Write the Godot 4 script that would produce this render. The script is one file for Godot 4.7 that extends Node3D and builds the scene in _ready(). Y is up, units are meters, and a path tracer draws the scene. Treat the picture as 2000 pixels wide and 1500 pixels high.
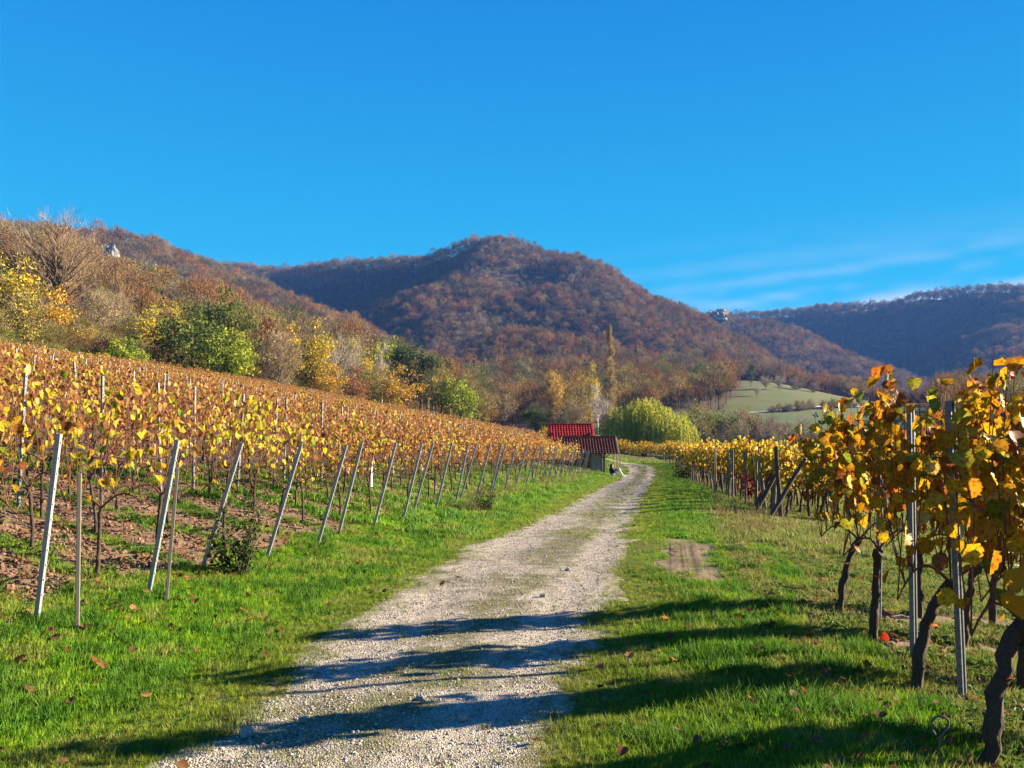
extends Node3D
# A gravel track between autumn vineyards, wooded hills behind. x right, y up, the camera looks along -z; "d" below is -z.

const ORD := ["first", "second", "third", "fourth", "fifth", "sixth", "seventh", "eighth", "ninth", "tenth", "eleventh", "twelfth", "thirteenth", "fourteenth", "fifteenth", "sixteenth", "seventeenth", "eighteenth", "nineteenth", "twentieth"]
const TENS := ["", "", "twenty", "thirty", "forty", "fifty", "sixty", "seventy", "eighty", "ninety"]
const SUN_SIDE := Vector2(0.97, 0.243)      # towards the sun, (x, d)
const ROW_R := Vector2(0.936, 0.352)         # vine rows right of the track
const ROW_L := Vector2(-0.902, 0.431)       # vine rows left of the track
const ROW_GAP := 1.25
const FIRST_L := 6.49

# ridge segments: ax, ad, ah, bx, bd, bh, slope, rounding, slope behind the crest as a share
var segs := PackedFloat32Array()
var rise_d := PackedFloat32Array([0, 60, 130, 180, 300, 360, 430, 520, 1000, 2600])
var rise_h := PackedFloat32Array([0, 0, -0.8, 3, 15, 26, 38, 40, 58, 110])
var track := PackedVector2Array([Vector2(-3.0, -6), Vector2(-1.8, 0), Vector2(7.8, 48), Vector2(9.35, 56), Vector2(10.6, 63), Vector2(11.2, 69), Vector2(10.9, 74.5), Vector2(9.0, 79.5), Vector2(5.0, 84), Vector2(-1, 88), Vector2(-10, 94)])
var track_pts := PackedVector2Array()
var bump := FastNoiseLite.new()
var hilly := FastNoiseLite.new()
var patch := FastNoiseLite.new()
var fine := FastNoiseLite.new()
var used := {}
var M := {}
var rng := RandomNumberGenerator.new()


func _ready():
	rng.seed = 4711
	noises()
	lay_ridges()
	camera_and_light()
	materials()
	build_ground()
	build_path()
	build_dirt_patch()
	build_field_road()
	print("ground ", Time.get_ticks_msec())
	build_hut()
	build_person()
	build_left_posts()
	build_right_posts()
	build_vines()
	print("vines ", Time.get_ticks_msec())
	build_trees()
	print("trees ", Time.get_ticks_msec())
	build_forest()
	print("forest ", Time.get_ticks_msec())
	build_rocks()
	build_small_things()
	build_ground_cover()
	print("cover ", Time.get_ticks_msec())


# ---------------------------------------------------------------- camera, sky, sun
func camera_and_light():
	var cam := Camera3D.new()
	cam.name = "camera"
	cam.near = 0.1
	cam.far = 6000.0
	cam.projection = Camera3D.PROJECTION_FRUSTUM
	cam.size = 0.1 * 2.0 * 750.0 / 1504.0
	cam.frustum_offset = Vector2(0, 0.1 * 120.0 / 1504.0)
	cam.position = Vector3(0, 1.7, 0)
	add_child(cam)
	cam.current = true
	var env := Environment.new()
	env.background_mode = Environment.BG_SKY
	var sm := ProceduralSkyMaterial.new()
	sm.sky_top_color = Color(0.0, 0.37, 0.8)
	sm.sky_horizon_color = Color(0.12, 0.81, 0.96)
	sm.sky_curve = 0.3
	sm.ground_bottom_color = Color(0.25, 0.26, 0.2)
	sm.ground_horizon_color = Color(0.45, 0.6, 0.7)
	sm.sun_angle_max = 1.0
	sm.sky_cover = cirrus()
	sm.sky_cover_modulate = Color(1.0, 1.0, 1.0, 1.0)
	var sky := Sky.new()
	sky.sky_material = sm
	env.sky = sky
	env.background_energy_multiplier = 0.23
	env.tonemap_mode = Environment.TONE_MAPPER_LINEAR
	env.tonemap_exposure = 4.75
	env.fog_enabled = true
	env.fog_density = 0.00011
	env.fog_light_color = Color(0.42, 0.64, 1.0)
	env.sdfgi_enabled = true
	env.ssao_enabled = true
	env.ssil_enabled = true
	var we := WorldEnvironment.new()
	we.name = "world_environment"
	we.environment = env
	add_child(we)
	var sun := DirectionalLight3D.new()
	sun.name = "sun"
	sun.light_energy = 1.6
	sun.light_color = Color(1.0, 0.93, 0.82)
	sun.light_angular_distance = 0.53
	sun.shadow_enabled = true
	add_child(sun)
	var el := deg_to_rad(20.5)
	var to_sun := Vector3(SUN_SIDE.x * cos(el), sin(el), -SUN_SIDE.y * cos(el))
	sun.look_at_from_position(Vector3.ZERO, -to_sun)


func cirrus() -> Texture2D:
	var w := 1024
	var h := 512
	var im := Image.create(w, h, false, Image.FORMAT_RGBA8)
	var a := FastNoiseLite.new()
	a.seed = 11
	a.frequency = 1.0
	a.fractal_octaves = 4
	for y in range(190, 256):
		var el := 90.0 - (y + 0.5) / h * 180.0
		for x in range(w):
			var az := (x + 0.5) / w * 360.0
			if az > 180.0:
				az -= 360.0
			# long thin streaks low over the horizon, tilted a little
			var t := el - 0.07 * az
			var v := a.get_noise_2d(az * 0.018 + 7.0, t * 0.75)
			var v2 := a.get_noise_2d(az * 0.07 + 30.0, t * 1.7)
			var lo := exp(-pow((el - 8.0) / 3.6, 2.0))
			var side := 0.12 + 0.88 * smoothstep(0.0, 26.0, az) * (1.0 - smoothstep(95.0, 150.0, az))
			var c := smoothstep(-0.2, 0.45, v + 0.4 * v2) * lo * side
			var puff := exp(-pow((el - 9.3 - 0.03 * (az - 25.0)) / 0.8, 2.0)) * smoothstep(-0.3, 0.35, v2) * exp(-pow((az - 27.0) / 9.0, 2.0))
			c = clampf(c * 0.75 + puff * 0.7, 0.0, 1.0)
			im.set_pixel(x, y, Color(0.86, 0.62, 0.5, c))
	return ImageTexture.create_from_image(im)


func noises():
	bump.seed = 3
	bump.frequency = 0.9
	bump.fractal_octaves = 3
	hilly.seed = 8
	hilly.frequency = 0.0075
	hilly.fractal_octaves = 3
	patch.seed = 21
	patch.frequency = 0.55
	patch.fractal_octaves = 3
	fine.seed = 33
	fine.frequency = 4.0
	fine.fractal_octaves = 3


# ---------------------------------------------------------------- names, things
func number(n: int) -> String:
	if n < 20:
		return ORD[n]
	var k := n + 1
	var t: int = k / 10
	var r: int = k % 10
	if r == 0:
		return TENS[t] + "th" if not TENS[t].ends_with("y") else TENS[t].trim_suffix("y") + "ieth"
	return TENS[t] + "-" + ORD[r - 1]


func numbered(called: String) -> String:
	if not used.has(called):
		used[called] = 0
		return called
	used[called] += 1
	return "%s_%03d" % [called, used[called]]


func tag(o: Node, label: String, category := "", group := "", kind := ""):
	if label != "":
		o.set_meta("label", label)
	if category != "":
		o.set_meta("category", category)
	if group != "":
		o.set_meta("group", group)
	if kind != "":
		o.set_meta("kind", kind)


func thing(called: String, label: String, category: String, at := Vector3.ZERO, turn := 0.0, group := "") -> Node3D:
	var o := Node3D.new()
	o.name = numbered(called)
	add_child(o)
	o.position = at
	o.rotation.y = turn
	tag(o, label, category, group)
	return o


func part(called: String, mesh: Mesh, mat: Material, parent: Node3D) -> MeshInstance3D:
	var o := MeshInstance3D.new()
	o.name = called
	o.mesh = mesh
	o.material_override = mat
	parent.add_child(o, true)
	return o


func single(called: String, mesh: Mesh, mat: Material, label: String, category: String, at := Vector3.ZERO, group := "", kind := "") -> MeshInstance3D:
	var o := MeshInstance3D.new()
	o.name = numbered(called)
	o.mesh = mesh
	o.material_override = mat
	add_child(o)
	o.position = at
	tag(o, label, category, group, kind)
	return o


func scatter(called: String, mesh: Mesh, mat: Material, where: Array, tints: PackedColorArray, label: String, category: String) -> MultiMeshInstance3D:
	var mm := MultiMesh.new()
	mm.transform_format = MultiMesh.TRANSFORM_3D
	mm.use_colors = tints.size() > 0
	mm.mesh = mesh
	mm.instance_count = where.size()
	for i in where.size():
		mm.set_instance_transform(i, where[i])
		if tints.size() > 0:
			mm.set_instance_color(i, tints[i])
	var o := MultiMeshInstance3D.new()
	o.name = numbered(called)
	o.multimesh = mm
	o.material_override = mat
	add_child(o)
	tag(o, label, category, "", "stuff")
	return o


# ---------------------------------------------------------------- geometry helper
class Geo:
	var v := PackedVector3Array()
	var n := PackedVector3Array()
	var c := PackedColorArray()
	var uv := PackedVector2Array()

	func tri(a: Vector3, b: Vector3, e: Vector3, col: Color):
		var nn := (e - a).cross(b - a).normalized()
		v.append(a); v.append(b); v.append(e)
		n.append(nn); n.append(nn); n.append(nn)
		c.append(col); c.append(col); c.append(col)

	func tri_c(a: Vector3, b: Vector3, e: Vector3, ca: Color, cb: Color, ce: Color):
		var nn := (e - a).cross(b - a).normalized()
		v.append(a); v.append(b); v.append(e)
		n.append(nn); n.append(nn); n.append(nn)
		c.append(ca); c.append(cb); c.append(ce)

	func smooth(a: Vector3, b: Vector3, e: Vector3, na: Vector3, nb: Vector3, ne: Vector3, col: Color):
		if (e - a).cross(b - a).dot(na + nb + ne) < 0.0:
			var t := b; b = e; e = t
			var tn := nb; nb = ne; ne = tn
		v.append(a); v.append(b); v.append(e)
		n.append(na); n.append(nb); n.append(ne)
		c.append(col); c.append(col); c.append(col)

	func quad(a: Vector3, b: Vector3, e: Vector3, f: Vector3, col: Color):
		tri(a, b, e, col)
		tri(a, e, f, col)

	func box(t: Transform3D, s: Vector3, col: Color, chamfer := 0.0):
		var h := s * 0.5
		var k := minf(chamfer, minf(h.x, minf(h.y, h.z)) * 0.6)
		if k <= 0.0:
			for ax in 3:
				for sg in [-1.0, 1.0]:
					var d := Vector3.ZERO; d[ax] = sg
					var p := Vector3.ZERO; p[(ax + 1) % 3] = 1.0
					var q := d.cross(p)
					var o := d * h
					var pp := p * h
					var qq := q * h
					quad(t * (o - pp - qq), t * (o - pp + qq), t * (o + pp + qq), t * (o + pp - qq), col)
			return
		var m := Vector3(k, k, k)
		for ax in 3:
			for sg in [-1.0, 1.0]:
				var d := Vector3.ZERO; d[ax] = sg
				var p := Vector3.ZERO; p[(ax + 1) % 3] = 1.0
				var q := d.cross(p)
				var o := d * h
				var pp := p * (h - m)
				var qq := q * (h - m)
				quad(t * (o - pp - qq), t * (o - pp + qq), t * (o + pp + qq), t * (o + pp - qq), col)
				# bevel towards +p and +q and -p, -q handled once per edge
				for e in [p, q]:
					for s2 in [-1.0, 1.0]:
						var ex: Vector3 = e * s2
						var r := d.cross(ex)
						var rr := r * (h - m)
						var a1 := o + ex * (h - m)
						var a2 := d * (h - m) + ex * h
						if ex.abs().max_axis_index() > ax:
							quad(t * (a1 - rr), t * (a1 + rr), t * (a2 + rr), t * (a2 - rr), col)

	func tube(pts: PackedVector3Array, rad: PackedFloat32Array, sides: int, col: Color, capped := false, rough := 0.0):
		var prev := PackedVector3Array()
		var prev_n := PackedVector3Array()
		var up := Vector3(0.123, 0.3, 0.94)
		for i in pts.size():
			var dir := (pts[mini(i + 1, pts.size() - 1)] - pts[maxi(i - 1, 0)]).normalized()
			var sx := dir.cross(up)
			if sx.length() < 0.1:
				sx = dir.cross(Vector3(0.9, 0.2, 0.1))
			sx = sx.normalized()
			var sy := dir.cross(sx).normalized()
			var ring := PackedVector3Array()
			var ring_n := PackedVector3Array()
			for k in sides:
				var a := TAU * k / sides
				var o := sx * cos(a) + sy * sin(a)
				var r := rad[i]
				if rough > 0.0:
					r *= 1.0 + rough * sin(k * 2.4 + i * 1.7) + rough * 0.7 * sin(k * 5.1 - i * 2.9)
				ring.append(pts[i] + o * r)
				ring_n.append(o)
			if i > 0:
				for k in sides:
					var k2 := (k + 1) % sides
					smooth(prev[k], prev[k2], ring[k2], prev_n[k], prev_n[k2], ring_n[k2], col)
					smooth(prev[k], ring[k2], ring[k], prev_n[k], ring_n[k2], ring_n[k], col)
			prev = ring
			prev_n = ring_n
		if capped:
			var e := pts[pts.size() - 1]
			var dn := (e - pts[pts.size() - 2]).normalized()
			for k in sides:
				smooth(prev[k], prev[(k + 1) % sides], e + dn * rad[rad.size() - 1] * 0.2, dn, dn, dn, col)

	func mesh() -> ArrayMesh:
		var a := []
		a.resize(Mesh.ARRAY_MAX)
		a[Mesh.ARRAY_VERTEX] = v
		a[Mesh.ARRAY_NORMAL] = n
		a[Mesh.ARRAY_COLOR] = c
		if uv.size() == v.size() and uv.size() > 0:
			a[Mesh.ARRAY_TEX_UV] = uv
		var m := ArrayMesh.new()
		m.add_surface_from_arrays(Mesh.PRIMITIVE_TRIANGLES, a)
		return m


func rv(k := 1.0) -> Vector3:
	return Vector3(rng.randf_range(-k, k), rng.randf_range(-k, k), rng.randf_range(-k, k))


func unit() -> Vector3:
	var p := rv()
	while p.length_squared() > 1.0 or p.length_squared() < 0.01:
		p = rv()
	return p.normalized()


func shade(c: Color, k: float) -> Color:
	var f := 1.0 + rng.randf_range(-k, k)
	return Color(c.r * f, c.g * f * (1.0 + rng.randf_range(-0.06, 0.06)), c.b * f)


# ---------------------------------------------------------------- terrain
func ridge(p: Array, slope: float, r0: float, back := 1.0):
	for i in range(0, p.size() / 3 - 1):
		segs.append_array(PackedFloat32Array([p[i * 3], p[i * 3 + 1], p[i * 3 + 2], p[i * 3 + 3], p[i * 3 + 4], p[i * 3 + 5], slope, r0, back]))


func lay_ridges():
	ridge([-429, 430, 125, -399, 480, 137, -372, 560, 152, -340, 640, 167], 0.42, 25)
	ridge([-340, 640, 167, -326, 700, 172, -311, 780, 176], 0.5, 25)
	ridge([-311, 780, 176, -293, 800, 162, -251, 820, 140, -221, 830, 116, -199, 830, 94], 0.6, 20)
	ridge([0, 950, 249, -64, 970, 244, -134, 1010, 241, -209, 1050, 244, -293, 1100, 251, -398, 1150, 261, -495, 1200, 271, -691, 1300, 295], 0.95, 16, 0.1)
	ridge([0, 950, 249, -35, 880, 202, -51, 810, 161, -57, 740, 119, -53, 670, 82, -43, 600, 47, -33, 520, 18], 0.68, 20)
	ridge([0, 950, 249, 62, 925, 220, 118, 890, 176, 170, 850, 132, 213, 800, 100, 246, 740, 68, 257, 690, 48], 0.62, 22)
	ridge([0, 640, 87, 52, 600, 74, 114, 570, 57, 145, 520, 39, 153, 470, 29], 0.42, 25)
	ridge([150, 1250, 246, 239, 1200, 211, 275, 1180, 197, 313, 1150, 189, 351, 1100, 170, 372, 1000, 103, 377, 930, 66], 0.5, 18)
	ridge([299, 1500, 246, 479, 1500, 252, 578, 1450, 257, 698, 1400, 261, 808, 1350, 270, 864, 1300, 266, 1037, 1200, 252, 1187, 1050, 223], 0.92, 12, 0.1)
	ridge([851, 1280, 244, 721, 1130, 162, 586, 980, 90], 0.45, 25)
	# the centre line of the track, sampled
	for i in range(1, track.size() - 2):
		for k in 8:
			track_pts.append(track[i].cubic_interpolate(track[i + 1], track[i - 1], track[i + 2], k / 8.0) if i > 1 else track[i].lerp(track[i + 1], k / 8.0))
	track_pts.append(track[track.size() - 2])
	track_pts.append(track[track.size() - 1])


func lat(x: float, d: float) -> float:
	return (x - 0.2 * d + 1.8) / 1.0198


func side(x: float, d: float) -> float:
	# signed distance from the middle of the track (right positive)
	if d < 46.0:
		return lat(x, d)
	var best := 1e9
	var sg := 1.0
	var p := Vector2(x, d)
	for i in range(track_pts.size() - 1):
		var a := track_pts[i]
		var b := track_pts[i + 1]
		var q := Geometry2D.get_closest_point_to_segment(p, a, b)
		var r := p.distance_squared_to(q)
		if r < best:
			best = r
			sg = signf((b - a).cross(p - a)) * -1.0
	return sqrt(best) * sg


func rise(d: float) -> float:
	for i in range(1, rise_d.size()):
		if d < rise_d[i]:
			return lerpf(rise_h[i - 1], rise_h[i], (d - rise_d[i - 1]) / (rise_d[i] - rise_d[i - 1]))
	return rise_h[rise_h.size() - 1]


func base_h(x: float, d: float) -> float:
	var u := lat(x, d)
	var dip := -0.4 * exp(-pow((d - 52.0) / 18.0, 2.0))
	var h: float
	var w := smoothstep(60.0, 140.0, d)
	if u < 0.0:
		var t := maxf(0.0, -u - 1.7)
		var t2 := maxf(0.0, t - 45.0)
		h = 0.181 * (sqrt(t * t + 0.36) - 0.6) + 0.13 * (sqrt(t2 * t2 + 64.0) - 8.0)
		h = minf(h, 80.0 - 45.0 * smoothstep(250.0, 520.0, d)) + dip
		if w > 0.0:
			h += w * (maxf(h, rise(d)) - h)
	else:
		var t := maxf(0.0, u - 2.6)
		h = maxf(-0.15 * (sqrt(t * t + 0.25) - 0.5), -4.5) * (1.0 - w) + dip
		if w > 0.0:
			var up := rise(d)
			if up > 15.0:
				up = 15.0 + (up - 15.0) * lerpf(1.0, 0.45, smoothstep(0.3, 0.5, x / d))
			h += up * w
	return h


func ground(x: float, d: float) -> float:
	var h := base_h(x, d)
	if d > 110.0:
		var t := -1e9
		var i := 0
		while i < segs.size():
			var ax := segs[i]
			var ad := segs[i + 1]
			var dx := segs[i + 3] - ax
			var dd := segs[i + 4] - ad
			var q := clampf(((x - ax) * dx + (d - ad) * dd) / (dx * dx + dd * dd), 0.0, 1.0)
			var rx := x - ax - q * dx
			var rd := d - ad - q * dd
			var r0 := segs[i + 7]
			var sl := segs[i + 6] * (segs[i + 8] if rd > 0.0 and q > 0.0 and q < 1.0 else 1.0)
			t = maxf(t, segs[i + 2] + q * (segs[i + 5] - segs[i + 2]) - sl * (sqrt(rx * rx + rd * rd + r0 * r0) - r0))
			i += 9
		var k := clampf(0.5 + 0.5 * (t - h) / 12.0, 0.0, 1.0)
		var m := h + (t - h) * k + 12.0 * k * (1.0 - k)
		var rough := hilly.get_noise_2d(x, d) * 11.0 * smoothstep(8.0, 60.0, m - rise(d))
		h += smoothstep(110.0, 260.0, d) * (m + rough - h)
	if d < 140.0:
		h += 0.035 * bump.get_noise_2d(x * 0.5, d * 0.5) * smoothstep(1.2, 2.4, absf(side(x, d)) if d > 46.0 else absf(lat(x, d)))
	return h


func on(x: float, d: float, up := 0.0) -> Vector3:
	return Vector3(x, ground(x, d) + up, -d)


func row_off(x: float, d: float) -> float:
	# left vineyard: how far from the nearest row line, as a share of the gap (0 on a row, 0.5 in mid alley)
	var t := (-3.45 - lat(x, d)) / 0.969
	var f := (d - 0.431 * t - FIRST_L) / ROW_GAP
	return absf(f - roundf(f))


func row_off_right(x: float, d: float) -> float:
	var t := (3.55 - lat(x, d)) / (ROW_R.x - 0.2 * ROW_R.y) * 1.0198
	var f := (d + ROW_R.y * t - 4.26) / 1.3
	return absf(f - roundf(f))


# what lies at a place: 0 turf, 1 bare tilled soil, 2 thin weedy turf, 3 trodden earth, 4 under the track
func cover(x: float, d: float) -> int:
	var u := side(x, d)
	var p := patch.get_noise_2d(x, d)
	if u < 1.12 + 0.16 * p and u > -(left_half(d) if d < 46.0 else 1.12) + 0.06 - 0.16 * p:
		return 4
	if d < 100.0:
		if u < -3.75 - 0.55 * p and u > -50.0:
			return 1 if row_off(x, d) > 0.17 + 0.22 * p else 2
		if u > 1.55 and u < 2.75 and d > 9.0 and d < 14.6:
			var e := absf(u - 2.1) / 0.5
			var g := absf(d - 11.8) / 2.75
			if maxf(e, g) + 0.8 * p < 0.8:
				return 3
		if u > 3.1 and u < 9.0 and d < 14.0:
			var r := row_off_right(x, d)
			if d > 3.0 and d < 9.6 and u > 3.6 and r < 0.16 + 0.15 * p and u < 7.0 and d > 6.4:
				return 1
			return 2 if u > 3.6 or p > 0.1 else 0
		if u > 2.7 and d > 8.6 and d < 22.0:
			return 2
		if u > 4.0:
			return 2
	return 0


func is_meadow(x: float, d: float) -> bool:
	var a := x / d
	return d > 105.0 and a > 0.19 and d < 455.0 and a < 0.56 and (d < 300.0 or x > 128.0 - (430.0 - d) * 0.35)


func spaced(from: float, to: float, a: float, grow: float) -> PackedFloat32Array:
	var out := PackedFloat32Array()
	var p := from
	var s := a
	while p < to:
		out.append(p)
		p += s
		s *= grow
	out.append(to)
	return out


func build_ground():
	var xs := PackedFloat32Array()
	var west := spaced(9.6, 1700.0, 0.14, 1.063)
	west.reverse()
	for w in west:
		xs.append(-w)
	var q := -9.45
	while q < 7.0:
		xs.append(q)
		q += 0.12
	xs.append_array(spaced(7.0, 1700.0, 0.14, 1.06))
	var ds := PackedFloat32Array([-900.0, -300, -100, -40, -20, -12, -8, -5, -3, -1.5, -0.5, 0.3, 0.9, 1.4, 1.8])
	ds.append_array(spaced(2.1, 9.0, 0.1, 1.004))
	ds.append_array(spaced(9.1, 24.0, 0.13, 1.012))
	ds.append_array(spaced(24.3, 2300.0, 0.4, 1.033))
	var nx := xs.size()
	var nd := ds.size()
	var v := PackedVector3Array()
	var c := PackedColorArray()
	v.resize(nx * nd)
	c.resize(nx * nd)
	var turf := Color(0.06, 0.085, 0.02)
	var turf2 := Color(0.1, 0.1, 0.03)
	var soil := Color(0.165, 0.1, 0.06)
	var weedy := Color(0.12, 0.115, 0.045)
	var earth := Color(0.22, 0.155, 0.1)
	var litter := Color(0.085, 0.055, 0.035)
	var mead := Color(0.088, 0.115, 0.026)
	for j in nd:
		var d := ds[j]
		for i in nx:
			var x := xs[i]
			var y := ground(x, d)
			var col := turf
			var p := patch.get_noise_2d(x * 0.6, d * 0.6)
			if d > 100.0 or x < -0.9 * d - 60.0 or absf(x) > 150.0:
				if is_meadow(x, d):
					col = mead.lerp(Color(0.05, 0.108, 0.024), smoothstep(300.0, 250.0, d)).lerp(Color(0.15, 0.13, 0.05), clampf(0.3 + hilly.get_noise_2d(x * 9.0, d * 9.0), 0.0, 0.6))
				else:
					col = litter if d > 140.0 or lat(x, d) < -52.0 else turf2
			else:
				match cover(x, d):
					0:
						col = turf.lerp(turf2, clampf(0.5 + p, 0.0, 1.0))
					1:
						var f := fine.get_noise_2d(x, d)
						y += 0.05 * f + 0.03 * patch.get_noise_2d(x * 4.0, d * 4.0)
						col = soil.lerp(Color(0.22, 0.145, 0.095), clampf(0.4 + f, 0.0, 1.0))
					2:
						col = weedy.lerp(soil, clampf(0.35 + p * 1.4, 0.0, 0.9))
						y += 0.02 * fine.get_noise_2d(x, d)
					3:
						col = earth
					4:
						col = Color(0.3, 0.26, 0.19)
						y -= 0.012
			v[j * nx + i] = Vector3(x, y, -d)
			c[j * nx + i] = col
	var idx := PackedInt32Array()
	idx.resize((nx - 1) * (nd - 1) * 6)
	var n := PackedVector3Array()
	n.resize(nx * nd)
	var o := 0
	for j in nd - 1:
		for i in nx - 1:
			var a := j * nx + i
			idx[o] = a; idx[o + 1] = a + nx; idx[o + 2] = a + nx + 1
			idx[o + 3] = a; idx[o + 4] = a + nx + 1; idx[o + 5] = a + 1
			o += 6
	for j in nd:
		for i in nx:
			var ex := v[j * nx + mini(i + 1, nx - 1)] - v[j * nx + maxi(i - 1, 0)]
			var ez := v[maxi(j - 1, 0) * nx + i] - v[mini(j + 1, nd - 1) * nx + i]
			n[j * nx + i] = ez.cross(ex).normalized()
	var arr := []
	arr.resize(Mesh.ARRAY_MAX)
	arr[Mesh.ARRAY_VERTEX] = v
	arr[Mesh.ARRAY_NORMAL] = n
	arr[Mesh.ARRAY_COLOR] = c
	arr[Mesh.ARRAY_INDEX] = idx
	var m := ArrayMesh.new()
	m.add_surface_from_arrays(Mesh.PRIMITIVE_TRIANGLES, arr)
	single("ground", m, M.ground, "rolling ground of turf, tilled soil and wooded slopes", "ground", Vector3.ZERO, "", "structure")


func strip(center: PackedVector2Array, half: float, across: int, lift: Callable) -> ArrayMesh:
	# a sheet that follows the ground along a line; lift gives (height above ground, colour) at (x, d, share across -1..1)
	var v := PackedVector3Array()
	var c := PackedColorArray()
	var n := PackedVector3Array()
	var idx := PackedInt32Array()
	for j in center.size():
		var t := (center[mini(j + 1, center.size() - 1)] - center[maxi(j - 1, 0)]).normalized()
		var s := Vector2(t.y, -t.x)
		for i in across:
			var k := 2.0 * i / (across - 1.0) - 1.0
			var p := center[j] + s * half * k
			var l: Array = lift.call(p.x, p.y, k)
			v.append(Vector3(p.x, ground(p.x, p.y) + l[0], -p.y))
			c.append(l[1])
	n.resize(v.size())
	for j in center.size():
		for i in across:
			var ex := v[j * across + mini(i + 1, across - 1)] - v[j * across + maxi(i - 1, 0)]
			var ez := v[maxi(j - 1, 0) * across + i] - v[mini(j + 1, center.size() - 1) * across + i]
			n[j * across + i] = ez.cross(ex).normalized()
	for j in center.size() - 1:
		for i in across - 1:
			var a := j * across + i
			idx.append_array(PackedInt32Array([a, a + across, a + across + 1, a, a + across + 1, a + 1]))
	var arr := []
	arr.resize(Mesh.ARRAY_MAX)
	arr[Mesh.ARRAY_VERTEX] = v
	arr[Mesh.ARRAY_NORMAL] = n
	arr[Mesh.ARRAY_COLOR] = c
	arr[Mesh.ARRAY_INDEX] = idx
	var m := ArrayMesh.new()
	m.add_surface_from_arrays(Mesh.PRIMITIVE_TRIANGLES, arr)
	return m


func left_half(d: float) -> float:
	return lerpf(0.9, 1.4, smoothstep(3.5, 10.5, d)) - 0.3 * smoothstep(14.0, 21.0, d)


func path_look(x: float, d: float, k: float) -> Array:
	var e := absf(k) * 1.55
	if k < 0.0 and d < 46.0:
		e *= 1.18 / left_half(d)
	var p := patch.get_noise_2d(x, d)
	var f := fine.get_noise_2d(x * 0.7, d * 0.7)
	var edge := smoothstep(1.0, 1.5, e + 0.34 * p + 0.12 * f)
	var h := 0.016 + 0.010 * f - 0.055 * edge - 0.018 * exp(-pow((e - 0.72) / 0.3, 2.0))
	var stone := Color(0.45, 0.385, 0.3)
	var moss := Color(0.15, 0.145, 0.055)
	# weeds and moss keep to the crown between the wheel tracks and to the edges
	var between := exp(-pow((k * 1.55 - 0.1) / 0.42, 2.0)) * 0.6 + smoothstep(0.85, 1.25, e) * 0.6
	var g := clampf(between * 1.7 + 1.2 * p + 0.8 * f - 0.1, 0.0, 0.9)
	var dk := fine.get_noise_2d(x * 2.3 + 9.0, d * 2.3)
	return [h, stone.lerp(moss, g) * (1.0 + 0.5 * dk)]


func build_path():
	var line := PackedVector2Array()
	var p := -5.0
	while p < 46.0:
		line.append(Vector2(0.2 * p - 1.8, p))
		p += 0.09 if p < 16.0 and p > 2.0 else 0.25
	for i in track_pts.size():
		if track_pts[i].y > 46.5:
			line.append(track_pts[i])
	single("path", strip(line, 1.55, 40, path_look), M.gravel, "pale gravel farm track with mossy middle between the vineyards", "path", Vector3.ZERO, "", "structure")


func tread_look(x: float, d: float, k: float) -> Array:
	var p := patch.get_noise_2d(x * 1.5, d * 1.5)
	var f := fine.get_noise_2d(x, d)
	var s := lat(x, d)
	var lug := 0.0
	# tyre print: bars across two bands
	if absf(s - 2.05) < 0.24:
		var ph := d / 0.085 + (0.6 if s > 2.05 else 0.0)
		lug = 0.012 * smoothstep(0.25, 0.75, absf(fposmod(ph, 1.0) - 0.5) * 2.0)
		if absf(fposmod((s - 1.81) / 0.16, 1.0) - 0.5) > 0.4:
			lug = 0.0
	var edge := smoothstep(0.55, 0.95, maxf(absf(k), absf(d - 11.8) / 2.85) + 0.6 * p)
	return [0.004 + lug + 0.006 * f - 0.07 * edge, Color(0.22, 0.16, 0.1).lerp(Color(0.13, 0.09, 0.055), clampf(0.4 + 1.2 * p, 0.0, 1.0))]


func build_dirt_patch():
	var line := PackedVector2Array()
	var p := 8.9
	while p < 14.7:
		line.append(Vector2(0.2 * p - 1.8 + 2.1 * 1.0198, p))
		p += 0.022
	single("dirt_track", strip(line, 0.62, 44, tread_look), M.earth, "bare brown earth patch with tyre prints beside the track", "dirt track", Vector3.ZERO, "", "structure")


func build_field_road():
	var pts := [Vector2(88, 286), Vector2(94, 291), Vector2(109.5, 305), Vector2(124.5, 317.5), Vector2(140, 327), Vector2(165, 338)]
	var line := PackedVector2Array()
	for i in pts.size() - 1:
		for k in 6:
			line.append(pts[i].lerp(pts[i + 1], k / 6.0))
	single("road", strip(line, 1.7, 6, func(x, d, k): return [0.35 + 0.0 * x, Color(0.5, 0.46, 0.4)]), M.earth, "pale field road crossing the far meadow slope", "road", Vector3.ZERO, "", "structure")


# ---------------------------------------------------------------- materials
func noise_tex(kind: int, freq: float, ramp: Array, size := 512, sd := 1, ret := 0, octaves := 3) -> NoiseTexture2D:
	var f := FastNoiseLite.new()
	f.noise_type = kind
	f.seed = sd
	f.frequency = freq
	f.fractal_octaves = octaves
	if kind == FastNoiseLite.TYPE_CELLULAR:
		f.fractal_type = FastNoiseLite.FRACTAL_NONE
		f.cellular_return_type = ret
		f.cellular_jitter = 0.95
	var t := NoiseTexture2D.new()
	t.width = size
	t.height = size
	t.seamless = true
	t.noise = f
	if ramp.size():
		var g := Gradient.new()
		g.offsets = PackedFloat32Array(ramp.map(func(e): return e[0]))
		g.colors = PackedColorArray(ramp.map(func(e): return e[1]))
		t.color_ramp = g
	return t


func mat(called: String, col: Color, rough := 0.85) -> StandardMaterial3D:
	var m := StandardMaterial3D.new()
	m.resource_name = called
	m.albedo_color = col.linear_to_srgb()
	m.roughness = rough
	m.metallic_specular = 0.35
	M[called] = m
	return m


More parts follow.
